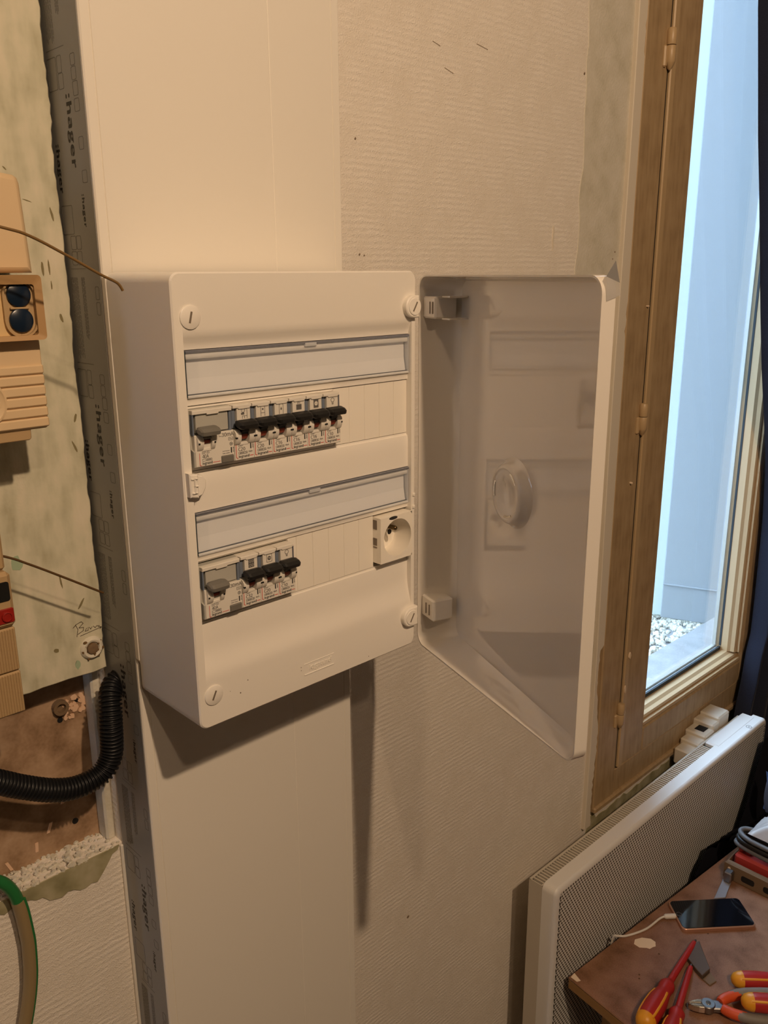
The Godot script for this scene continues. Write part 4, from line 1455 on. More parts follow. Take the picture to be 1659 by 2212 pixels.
func build_modules() -> void:
	var p := 0.0182
	var x0 := 0.0092
	var y1 := -0.1425
	var y2 := -0.2655
	rcd(x0, y1, "wide grey 40A switch with grey lever, at the start of the upper row")
	rcd(x0, y2, "wide grey 40A switch with grey lever, at the start of the lower row")
	var up := [["C20", "appliance", "black-levered C20 breaker in the upper row, beside the wide grey switch"], ["C20", "dishwasher", "black-levered C20 breaker with dishwasher icon, second C20 in the upper row"], ["C16", "heater", "black-levered C16 breaker with a tank and drop icon, upper row"], ["C16", "convector", "black-levered C16 breaker with a dark heater icon, upper row"], ["C16", "socket", "black-levered C16 breaker with white socket icon on dark square"], ["C10", "bulb", "black-levered C10 breaker with light bulb icon, end of the upper row"]]
	for i in up.size():
		breaker(x0 + (2 + i) * p, y1, up[i][0], up[i][1], up[i][2])
	var lo := [["C32", "hob", "black-levered C32 breaker with four-ring hob icon in the lower row"], ["C20", "washer", "black-levered C20 breaker with washing machine icon in the lower row"], ["C10", "bulb", "black-levered C10 breaker with light bulb icon, end of the lower row"]]
	for i in lo.size():
		breaker(x0 + (2 + i) * p, y2, lo[i][0], lo[i][1], lo[i][2])
	build_socket(0.2004, -0.2655)

func build_socket(x: float, y: float) -> void:
	var t := thing("socket_outlet", "white round-welled power socket with earth pin, right end of lower row", "socket", Vector3(x, y, 0))
	var W := 0.0417
	var H := 0.0443
	var c := Vector2(0.0222, 0.0222)
	var R := 0.0182
	var zf := 0.1050
	var mb := MB.new()
	# face with a round hole: ring of quads between square outline and circle
	var n := 48
	var outer := PackedVector2Array()
	var circ := circle(c, R, n)
	for k in n:
		var d := (circ[k] - c).normalized()
		var tx := 1e9
		if d.x > 1e-6:
			tx = (W - c.x) / d.x
		elif d.x < -1e-6:
			tx = -c.x / d.x
		var ty := 1e9
		if d.y > 1e-6:
			ty = (H - c.y) / d.y
		elif d.y < -1e-6:
			ty = -c.y / d.y
		outer.append(c + d * minf(tx, ty))
	var depth := 0.021
	for k in n:
		var l := (k + 1) % n
		mb.quad(Vector3(outer[k].x, outer[k].y, zf), Vector3(outer[l].x, outer[l].y, zf), Vector3(circ[l].x, circ[l].y, zf), Vector3(circ[k].x, circ[k].y, zf), Vector3(0, 0, 1))
		var d0 := circ[k] - c
		var d1 := circ[l] - c
		var n0 := -Vector3(d0.x, d0.y, 0).normalized()
		var n1 := -Vector3(d1.x, d1.y, 0).normalized()
		var s := 0.93
		var f0 := c + d0 * s
		var f1 := c + d1 * s
		mb.quadn(Vector3(circ[k].x, circ[k].y, zf), Vector3(circ[l].x, circ[l].y, zf), Vector3(f1.x, f1.y, zf - depth), Vector3(f0.x, f0.y, zf - depth), n0, n1, n1, n0)
		mb.tri(Vector3(f0.x, f0.y, zf - depth), Vector3(f1.x, f1.y, zf - depth), Vector3(c.x, c.y, zf - depth), Vector3(0, 0, 1), Vector3(0, 0, 1), Vector3(0, 0, 1))
	for q in [[Vector2(0, 0), Vector2(W, 0), Vector3(0, -1, 0)], [Vector2(W, 0), Vector2(W, H), Vector3(1, 0, 0)], [Vector2(W, H), Vector2(0, H), Vector3(0, 1, 0)], [Vector2(0, H), Vector2(0, 0), Vector3(-1, 0, 0)]]:
		mb.quad(Vector3(q[0].x, q[0].y, zf), Vector3(q[1].x, q[1].y, zf), Vector3(q[1].x, q[1].y, 0.05), Vector3(q[0].x, q[0].y, 0.05), q[2])
	commit("body", mb, M.blank, t)
	mb = MB.new(Transform3D(Basis.IDENTITY, Vector3(c.x - 0.0005, c.y + 0.0085, zf - depth)))
	mb.lathe(PackedVector2Array([Vector2(0.0024, 0), Vector2(0.0024, 0.0175), Vector2(0.0020, 0.0192), Vector2(0.001, 0.020), Vector2(0, 0.020)]), 18)
	commit("earth_pin", mb, M.brass, t)
	for hx in [-0.0095, 0.0095]:
		mb = MB.new()
		mb.prism(circle(Vector2(c.x + hx, c.y - 0.001), 0.0027, 16), zf - depth, zf - depth + 0.0002)
		commit("pin_hole", mb, M.hole, t)
	mb = MB.new()
	mb.box(Vector3(-0.0004, 0.0330, 0.0950), Vector3(0.0, 0.0420, 0.1000))
	mb.box(Vector3(-0.0004, 0.0175, 0.0950), Vector3(0.0, 0.0245, 0.1000))
	mb.box(Vector3(-0.0004, 0.0150, 0.0950), Vector3(0.0, 0.0160, 0.1000))
	commit("side_vent", mb, M.slot, t)
	# little black approval mark on the top edge
	mb = MB.new()
	mb.prism(circle(Vector2(0.0150, 0.0425), 0.0001, 3), zf, zf + 0.0001)
	var el := PackedVector2Array()
	for k in 18:
		var a := TAU * k / 18
		el.append(Vector2(0.0165 + 0.0055 * cos(a), 0.0423 + 0.0016 * sin(a)))
	mb.prism(el, zf, zf + 0.00015)
	commit("approval_mark", mb, M.ink, t)

# ------------------------------------------------------------------ trunking
func build_trunking() -> void:
	var o := thing("cable_trunking", "tall white cable trunking running behind the electrical panel", "trunking", Vector3(0.126, FLOOR_Y, -0.03))
	var y0 := FLOOR_Y
	var y1 := CEIL_Y
	var W := 0.252
	# cover: profile in x-z with fine joints, pulled along y
	var mb := off(o)
	var vb := Basis(Vector3(1, 0, 0), Vector3(0, 0, 1), Vector3(0, -1, 0))
	mb.xf = Transform3D(vb, -o.position)
	var pr := PackedVector2Array([Vector2(0, WZ + 0.0005), Vector2(W, WZ + 0.0005), Vector2(W, -0.0012), Vector2(W - 0.0012, 0)])
	for g in [0.2425, 0.1715, 0.0088]:
		var dep := 0.0004 if g == 0.1715 else 0.0009
		pr.append(Vector2(g + 0.0005, 0))
		pr.append(Vector2(g, -dep))
		pr.append(Vector2(g - 0.0005, 0))
	pr.append(Vector2(0.0012, 0))
	pr.append(Vector2(0, -0.0012))
	mb.prism(pr, -y1, -y0)
	commit("cover", mb, M.trunk, o)
	# protective film stuck on the left side
	mb = off(o)
	mb.box(Vector3(-0.0005, y0, WZ + 0.0020), Vector3(0.0, y1, -0.0022))
	commit("protective_film", mb, M.film, o)
	mb = off(o)
	mb.prism(PackedVector2Array([Vector2(0, 0), Vector2(1, 0), Vector2(0, 1)]), 0, 0.0001)
	# printing on the film: text runs downwards, letter tops towards the front
	var tb := Basis(Vector3(0, -1, 0), Vector3(0, 0, 1), Vector3(-1, 0, 0))
	var X := -0.0005
	var k := -3
	while k < 6:
		var s := -0.239 * k
		for e in [[0.132, -0.0350, 0.0530, 0.0115], [0.0985, -0.0600, 0.0365, 0.0082], [0.0590, -0.0222, 0.0245, 0.0056]]:
			var y: float = e[0] + s
			if y < y1 - 0.02 and y - e[2] > y0 + 0.02 and not (k == 1 and false):
				text(o, "film_print", ":hager", Vector3(X, y, e[1]) - o.position, e[3], M.film_ink, tb, true, e[2], 0.00012)
		k += 1
	mb = off(o)
	mb.xf = Transform3D(tb, -o.position)     # local (x = -y world, y = z world)
	k = -3
	while k < 6:
		var s := 0.239 * k
		for r in [[-0.160, -0.0590, -0.137, -0.0440], [-0.160, -0.0420, -0.148, -0.0345], [-0.1475, -0.0420, -0.1365, -0.0335], [-0.158, -0.0190, -0.150, -0.0115], [-0.149, -0.0190, -0.140, -0.0115], [-0.139, -0.0185, -0.129, -0.0105], [-0.127, -0.0185, -0.118, -0.0105], [-0.100, -0.0170, -0.091, -0.0095], [-0.076, -0.0165, -0.067, -0.0085], [-0.052, -0.0590, -0.030, -0.0400], [-0.0285, -0.0475, -0.0180, -0.0385], [-0.0285, -0.0375, -0.0180, -0.0295], [-0.0165, -0.0480, -0.0060, -0.0390], [-0.0165, -0.0380, -0.0060, -0.0300], [0.011, -0.0125, 0.021, -0.0065], [0.023, -0.0125, 0.033, -0.0065]]:
			if r[0] + s < -y1 + 0.03 or r[2] + s > -y0 - 0.03:
				continue
			mb.stroke(closed(rrect(r[0] + s, r[1], r[2] + s, r[3], 0.0013, 2)), 0.00035, 0.0005, Vector3(0, 0, 1), 0.0001)
		# dense block of small print
		for col in 12:
			var zz := -0.0540 + col * 0.0016 + (0.006 if col >= 8 else 0.0)
			var yy := 0.004 + s
			var end := (0.066 if col < 8 else 0.050) + s
			while yy < end:
				var l := rng.randf_range(0.0012, 0.0045)
				if yy > -y1 + 0.03 and yy < -y0 - 0.03:
					mb.stroke(PackedVector2Array([Vector2(yy, zz), Vector2(yy + l, zz)]), 0.00055, 0.0005, Vector3(0, 0, 1), 0.0001)
				yy += l + rng.randf_range(0.0007, 0.0014)
		if 0.072 + s < -y0 - 0.03 and s > -y1 + 0.05:
			mb.stroke(PackedVector2Array([Vector2(0.0735 + s, -0.058), Vector2(0.0735 + s, -0.028)]), 0.0003, 0.0005, Vector3(0, 0, 1), 0.0001)
			mb.stroke(PackedVector2Array([Vector2(-0.003 + s, -0.052), Vector2(-0.003 + s, -0.026)]), 0.0003, 0.0005, Vector3(0, 0, 1), 0.0001)
		k += 1
	commit("film_outline_print", mb, M.film_line, o)

# ------------------------------------------------------------------ left side: meter board and its devices
func build_left() -> void:
	var o := thing("meter_board", "pale green-white painted board with ragged edge beside the trunking", "board", Vector3(-0.18, -0.357, -0.063))
	var pl := PackedVector2Array()
	pl.append(Vector2(-0.42, -0.357))
	var x := -0.40
	while x < -0.006:
		pl.append(Vector2(x, -0.3572 + rng.randf_range(-0.0007, 0.0007)))
		x += 0.012
	pl.append(Vector2(-0.0030, -0.3565))
	var y := -0.35
	while y < 0.7:
		pl.append(Vector2(-0.0036 + 0.0010 * sin(y * 60.0) * sin(y * 17.0) + rng.randf_range(-0.0007, 0.0007), y))
		y += 0.0062
	pl.append(Vector2(-0.003, 0.7))
	pl.append(Vector2(-0.42, 0.7))
	var mb := off(o)
	mb.prism(pl, -0.072, -0.055, 0.0012)
	commit("panel", mb, M.board, o)
	# stains, scratches and a pencilled note with an arrow
	mb = off(o)
	for s in [[-0.0375, -0.262, 0.0009, 0.007, 0.1], [-0.0215, -0.288, 0.0012, 0.006, -0.6], [-0.0485, -0.325, 0.0022, 0.003, 1.2], [-0.0235, 0.003, 0.0011, 0.006, 0.0], [-0.018, 0.004, 0.0008, 0.007, 0.05], [-0.0175, -0.010, 0.0007, 0.004, 0.0], [-0.012, -0.145, 0.0011, 0.006, 0.4], [-0.009, -0.120, 0.0012, 0.004, -0.3], [-0.011, 0.045, 0.001, 0.006, 0.2], [-0.045, 0.078, 0.0007, 0.002, 0.8], [-0.03, 0.055, 0.0004, 0.004, 1.3], [-0.05, 0.12, 0.0004, 0.006, 0.2], [-0.012, -0.036, 0.0013, 0.004, 0.3]]:
		var e := PackedVector2Array()
		for k in 9:
			var a := TAU * k / 9
			e.append(Vector2(s[0], s[1]) + Vector2(cos(a) * s[2], sin(a) * s[3]).rotated(s[4]) * rng.randf_range(0.75, 1.1))
		mb.prism(e, -0.055, -0.05485)
	commit("dirt_mark", mb, mat(rgb(128, 118, 84), 0.8), o)
	mb = off(o)
	for s in [[-0.0735, -0.237, 0.006, 0.008], [-0.0305, -0.345, 0.003, 0.0045]]:
		var e := PackedVector2Array()
		for k in 11:
			var a := TAU * k / 11
			e.append(Vector2(s[0] + cos(a) * s[2] * rng.randf_range(0.6, 1.1), s[1] + sin(a) * s[3] * rng.randf_range(0.6, 1.1)))
		mb.prism(e, -0.055, -0.05485)
	commit("green_stain", mb, mat(rgb(158, 178, 150), 0.8), o)
	mb = off(o)
	var z := -0.055
	var P := func(px: float, py: float) -> Vector2: return Vector2(-0.0312 + px * 0.0271, -0.3195 + py * 0.0150)
	for s in [[[0.0, 0.72], [0.10, 0.85], [0.16, 0.55], [0.10, 0.1]], [[0.10, 0.88], [0.30, 0.98], [0.36, 0.85], [0.20, 0.62], [0.36, 0.58], [0.34, 0.38], [0.14, 0.24]], [[0.46, 0.48], [0.40, 0.30], [0.50, 0.30], [0.52, 0.50]], [[0.56, 0.48], [0.60, 0.34], [0.66, 0.46]], [[0.70, 0.48], [0.76, 0.34], [0.82, 0.44], [0.92, 0.40]], [[0.22, 0.08], [0.98, 0.28]], [[0.86, 0.36], [0.98, 0.28], [0.92, 0.18]]]:
		var q := PackedVector2Array()
		for v in s:
			q.append(P.call(v[0], v[1]))
		mb.stroke(q, 0.0005, z)
	commit("handwriting", mb, mat(rgb(70, 55, 36), 0.8), o)
	# crusted screw plug at the lower corner
	var sp := thing("screw_plug", "rusty screw head in a crusted white ring, low corner of the board", "screw", Vector3(-0.0160, -0.3325, -0.055))
	mb = off(sp)
	mb.xf = Transform3D(Basis.IDENTITY, Vector3.ZERO)
	mb.lathe(PackedVector2Array([Vector2(0.0112, 0.0), Vector2(0.0104, 0.0020), Vector2(0.0085, 0.0035), Vector2(0.0066, 0.0030), Vector2(0.0058, 0.0012), Vector2(0.0, 0.0012)]), 22)
	commit("plaster_ring", mb, M.skim, sp)
	mb = MB.new()
	mb.lathe(PackedVector2Array([Vector2(0.0056, 0.001), Vector2(0.0052, 0.0036), Vector2(0.003, 0.0042), Vector2(0.0, 0.0038)]), 9)
	commit("screw_head", mb, M.rust, sp)
	mb = MB.new()
	for i in 18:
		var a := rng.randf_range(0, TAU)
		var r := rng.randf_range(0.005, 0.0108)
		var c := Vector3(cos(a) * r, sin(a) * r, 0.001 + rng.randf_range(0.0, 0.002))
		var q := rng.randf_range(0.0006, 0.0017)
		lump(mb, c, q * 1.2)
	var cr := commit("rust_crust", mb, mat(rgb(104, 78, 44), 0.9), sp)
	cr.set_meta("kind", "stuff")

	# electricity meter
	var m := thing("electricity_meter", "yellowed beige meter with two dark round buttons and a ribbed cover", "meter", Vector3(-0.13, -0.123, -0.055))
	mb = off(m)
	var cap := PackedVector2Array([Vector2(-0.20, 0.0), Vector2(-0.0535, 0.0), Vector2(-0.0560, 0.062), Vector2(-0.0572, 0.0660), Vector2(-0.0600, 0.0680), Vector2(-0.0690, 0.0690), Vector2(-0.0695, 0.0760), Vector2(-0.20, 0.080)])
	mb.prism(cap, -0.055, 0.0, 0.004, true)
	commit("upper_housing", mb, M.tan, m)
	# window frame: outer wall ring and sunken plate
	mb = off(m)
	var fo := rrect(-0.20, -0.0475, -0.0572, -0.0015, 0.003, 4)
	var fi := rrect(-0.1995, -0.0440, -0.0625, -0.0080, 0.002, 4)
	for i in fo.size():
		var j := (i + 1) % fo.size()
		mb.quad(Vector3(fo[i].x, fo[i].y, 0.02), Vector3(fo[j].x, fo[j].y, 0.02), Vector3(fi[j].x, fi[j].y, 0.0185), Vector3(fi[i].x, fi[i].y, 0.0185), Vector3(0, 0, 1))
		var c := (fi[i] + fi[j]) * 0.5
		mb.quad(Vector3(fi[i].x, fi[i].y, 0.0185), Vector3(fi[j].x, fi[j].y, 0.0185), Vector3(fi[j].x, fi[j].y, 0.0125), Vector3(fi[i].x, fi[i].y, 0.0125), Vector3(-0.13 - c.x, -0.026 - c.y, 0))
	mb.prism(fo, -0.05, 0.02, 0.0, true, true, false)
	commit("window_frame", mb, M.tan_frame, m)
	mb = off(m)
	mb.prism(fi, 0.010, 0.0135)
	commit("front_plate", mb, M.tan_inner, m)
	mb = off(m)
	var ob := PackedVector2Array()
	ob.append_array(circle(Vector2(-0.0728, -0.0158), 0.0122, 14, 0, 180))
	ob.append_array(circle(Vector2(-0.0728, -0.0335), 0.0122, 14, 180, 360))
	var oi := PackedVector2Array()
	oi.append_array(circle(Vector2(-0.0728, -0.0158), 0.0108, 14, 0, 180))
	oi.append_array(circle(Vector2(-0.0728, -0.0335), 0.0108, 14, 180, 360))
	for i in ob.size():
		var j := (i + 1) % ob.size()
		mb.quad(Vector3(ob[i].x, ob[i].y, 0.0165), Vector3(ob[j].x, ob[j].y, 0.0165), Vector3(oi[j].x, oi[j].y, 0.0165), Vector3(oi[i].x, oi[i].y, 0.0165), Vector3(0, 0, 1))
		var c := (oi[i] + oi[j]) * 0.5
		mb.quad(Vector3(oi[i].x, oi[i].y, 0.0165), Vector3(oi[j].x, oi[j].y, 0.0165), Vector3(oi[j].x, oi[j].y, 0.0138), Vector3(oi[i].x, oi[i].y, 0.0138), Vector3(-0.0728 - c.x, -0.0246 - c.y, 0))
		mb.quad(Vector3(ob[i].x, ob[i].y, 0.0165), Vector3(ob[j].x, ob[j].y, 0.0165), Vector3(ob[j].x, ob[j].y, 0.013), Vector3(ob[i].x, ob[i].y, 0.013), -Vector3(-0.0728 - c.x, -0.0246 - c.y, 0))
	mb.face(oi, 0.0138, Vector3(0, 0, 1))
	mb.box(Vector3(-0.0800, -0.0255, 0.0135), Vector3(-0.0665, -0.0240, 0.0160), 0.0004)
	commit("button_well", mb, M.tan_dull, m)
	for by in [-0.0152, -0.0333]:
		mb = fr(m, Basis.IDENTITY, Vector3(-0.0728, by, 0.0138))
		mb.lathe(PackedVector2Array([Vector2(0.0086, 0), Vector2(0.0086, 0.0018), Vector2(0.0078, 0.0024), Vector2(0, 0.0026)]), 26)
		commit("button", mb, M.navy_button, m)
	# ribbed terminal cover with a round thumb recess
	mb = off(m)
	mb.prism(rrect(-0.20, -0.1145, -0.0585, -0.0470, 0.003, 4), -0.05, 0.0085, 0.001, true)
	commit("terminal_cover", mb, M.tan, m)
	var ry := [-0.0660, -0.0735, -0.0815, -0.0895, -0.0975, -0.1055, -0.1135]
	for i in ry.size() - 1:
		mb = off(m)
		mb.box(Vector3(-0.20, ry[i + 1] + 0.0005, 0.0060), Vector3(-0.0585, ry[i] - 0.0005, 0.0105), 0.0009)
		commit("rib", mb, M.tan, m)
	mb = fr(m, Basis.IDENTITY, Vector3(-0.1060, -0.0915, 0.0100))
	mb.lathe(PackedVector2Array([Vector2(0.0178, 0), Vector2(0.0174, 0.0012), Vector2(0.0160, 0.0014), Vector2(0.0150, 0.0006), Vector2(0.010, 0.0003), Vector2(0, 0.0002)]), 30)
	commit("thumb_recess", mb, M.tan, m)
	mb = off(m)
	mb.prism(rrect(-0.20, -0.1225, -0.0720, -0.1100, 0.0025, 3), -0.05, 0.0070, 0.0008, true)
	commit("lower_skirt", mb, M.tan_dull, m)

	# main switch block below the meter
	var s2 := thing("main_switch", "tan main circuit switch with red button and ribbed cover under the meter", "switch", Vector3(-0.15, -0.345, -0.055))
	mb = off(s2)
	mb.box(Vector3(-0.20, -0.2230, -0.055), Vector3(-0.1000, -0.16, -0.004), 0.002)
	commit("upper_housing", mb, M.tan_dull, s2)
	mb = off(s2)
	mb.box(Vector3(-0.20, -0.2690, -0.055), Vector3(-0.0985, -0.2235, 0.0010), 0.003)
	commit("switch_block", mb, M.tan_dull, s2)
	mb = off(s2)
	mb.prism(rrect(-0.1500, -0.2465, -0.1012, -0.2308, 0.002, 4), 0.0005, 0.0016)
	commit("dark_window", mb, M.black, s2)
	mb = off(s2)
	mb.prism(rrect(-0.1400, -0.2645, -0.1000, -0.2525, 0.0015, 4), 0.0005, 0.0022, 0.0004)
	commit("button_bezel", mb, M.red_button, s2)
	mb = fr(s2, Basis.IDENTITY, Vector3(-0.1058, -0.2590, 0.0020))
	mb.lathe(PackedVector2Array([Vector2(0.0043, 0), Vector2(0.0040, 0.0016), Vector2(0.0034, 0.0018), Vector2(0.0030, 0.0010), Vector2(0, 0.0010)]), 20)
	commit("red_button", mb, M.red_button, s2)
	for blk in [[-0.3070, -0.2700], [-0.3440, -0.3078]]:
		mb = off(s2)
		mb.box(Vector3(-0.20, blk[0], -0.055), Vector3(-0.0997, blk[1], -0.0012), 0.001)
		commit("lower_cover", mb, M.tan_dull, s2)
		for i in 30:
			var rx := -0.1003 - i * 0.0021
			mb = off(s2)
			mb.box(Vector3(rx - 0.0016, blk[0] + 0.001, -0.0016), Vector3(rx, blk[1] - 0.001, -0.0004), 0.0004)
			commit("rib", mb, M.tan_dull, s2)

	# two loose stiff wires
	var w1 := thing("loose_wire", "brown stiff wire poking across the grey film in front of the panel", "wire", Vector3(-0.0585, 0.011, 0.07), "loose brown wires on the left")
	mb = off(w1)
	var c1 := curve(PackedVector3Array([Vector3(-0.165, 0.042, 0.066), Vector3(-0.1012, 0.0283, 0.07), Vector3(-0.0824, 0.0230, 0.07), Vector3(-0.0585, 0.0110, 0.07), Vector3(-0.0364, -0.0012, 0.07), Vector3(-0.0254, -0.0064, 0.07), Vector3(-0.0221, -0.0090, 0.07), Vector3(-0.0199, -0.0128, 0.07)]), 6)
	mb.tube(c1, PackedFloat32Array([0.0010]), 10)
	commit("wire_strand", mb, M.wire, w1)
	var w2 := thing("loose_wire", "dark brown stiff wire crossing the board below the meter", "wire", Vector3(-0.05, -0.245, -0.01), "loose brown wires on the left")
	mb = off(w2)
	var c2 := curve(PackedVector3Array([Vector3(-0.17, -0.178, -0.006), Vector3(-0.1008, -0.2125, -0.010), Vector3(-0.0804, -0.2244, -0.010), Vector3(-0.0519, -0.2435, -0.010), Vector3(-0.0235, -0.2632, -0.011), Vector3(-0.0195, -0.2660, -0.012)]), 6)
	mb.tube(c2, PackedFloat32Array([0.0010]), 10)
	commit("wire_strand", mb, mat(rgb(88, 64, 34), 0.5), w2)

	# black corrugated conduit
	var cd := thing("corrugated_conduit", "black corrugated conduit bending out of the side of the trunking", "conduit", Vector3(-0.03, -0.45, -0.03))
	var cc := curve(PackedVector3Array([Vector3(0.004, -0.3650, -0.0460), Vector3(-0.0040, -0.3690, -0.0445), Vector3(-0.0105, -0.3760, -0.0380), Vector3(-0.0138, -0.3860, -0.0325), Vector3(-0.0160, -0.4000, -0.0300), Vector3(-0.0172, -0.4180, -0.0295), Vector3(-0.0190, -0.4310, -0.0295), Vector3(-0.0255, -0.4425, -0.0295), Vector3(-0.0370, -0.4490, -0.0300), Vector3(-0.0567, -0.4494, -0.0300), Vector3(-0.0773, -0.4422, -0.0300), Vector3(-0.1003, -0.4284, -0.0300), Vector3(-0.1184, -0.4155, -0.0300), Vector3(-0.16, -0.385, -0.0290)]), 24)
	var L := 0.0
	var pts := PackedVector3Array()
	var rad := PackedFloat32Array()
	var step := 0.00052
	var acc := 0.0
	pts.append(cc[0])
	for i in range(1, cc.size()):
		var d := (cc[i] - cc[i - 1]).length()
		while acc + step <= L + d:
			acc += step
			pts.append(cc[i - 1].lerp(cc[i], (acc - L) / d))
		L += d
	for i in pts.size():
		var ph := i * step / 0.0036
		var f := ph - floorf(ph)
		var prof := smoothstep(0.08, 0.28, f) * (1.0 - smoothstep(0.60, 0.82, f))
		var lead := clampf(i * step / 0.02, 0.0, 1.0)
		rad.append((0.0084 + 0.0022 * prof) * lerpf(0.80, 1.0, lead))
	mb = off(cd)
	mb.tube(pts, rad, 20)
	commit("corrugated_tube", mb, M.conduit, cd)
	mb = off(cd)
	mb.xf = Transform3D(Basis(Vector3(0, 0, 1), Vector3(0, 1, 0), Vector3(-1, 0, 0)), Vector3(-0.0005, -0.3700, -0.0440) - cd.position)
	mb.lathe(PackedVector2Array([Vector2(0.0125, 0.0), Vector2(0.0122, 0.0006), Vector2(0.0, 0.0006)]), 24)
	commit("entry_hole", mb, M.hole, cd)

	# green earth wire in a clear yellowed sleeve
	var gwr := thing("earth_wire", "green wire looping out of a yellowed clear sleeve by the lower wall", "wire", Vector3(-0.11, -0.60, -0.05))
	mb = off(gwr)
	var gc := curve(PackedVector3Array([Vector3(-0.165, -0.508, -0.052), Vector3(-0.140, -0.513, -0.050), Vector3(-0.1242, -0.5233, -0.050), Vector3(-0.1145, -0.5400, -0.050), Vector3(-0.1095, -0.5640, -0.050)]), 8)
	mb.tube(gc, PackedFloat32Array([0.0056]), 14)
	commit("green_insulation", mb, M.green, gwr)
	mb = off(gwr)
	var sc := curve(PackedVector3Array([Vector3(-0.1115, -0.5500, -0.0506), Vector3(-0.1095, -0.5640, -0.0505), Vector3(-0.1080, -0.5850, -0.0505), Vector3(-0.1076, -0.6050, -0.0505), Vector3(-0.1105, -0.6420, -0.0510), Vector3(-0.1200, -0.6850, -0.052), Vector3(-0.137, -0.735, -0.053)]), 8)
	mb.tube(sc, PackedFloat32Array([0.0064]), 14)
	commit("clear_sleeve", mb, M.sleeve, gwr)
	mb = off(gwr)
	var sg := PackedVector3Array()
	for p in sc:
		sg.append(p + Vector3(0.0042, 0.001, 0.0034))
	mb.tube(sg, PackedFloat32Array([0.0019]), 8)
	commit("green_stripe", mb, M.green, gwr)

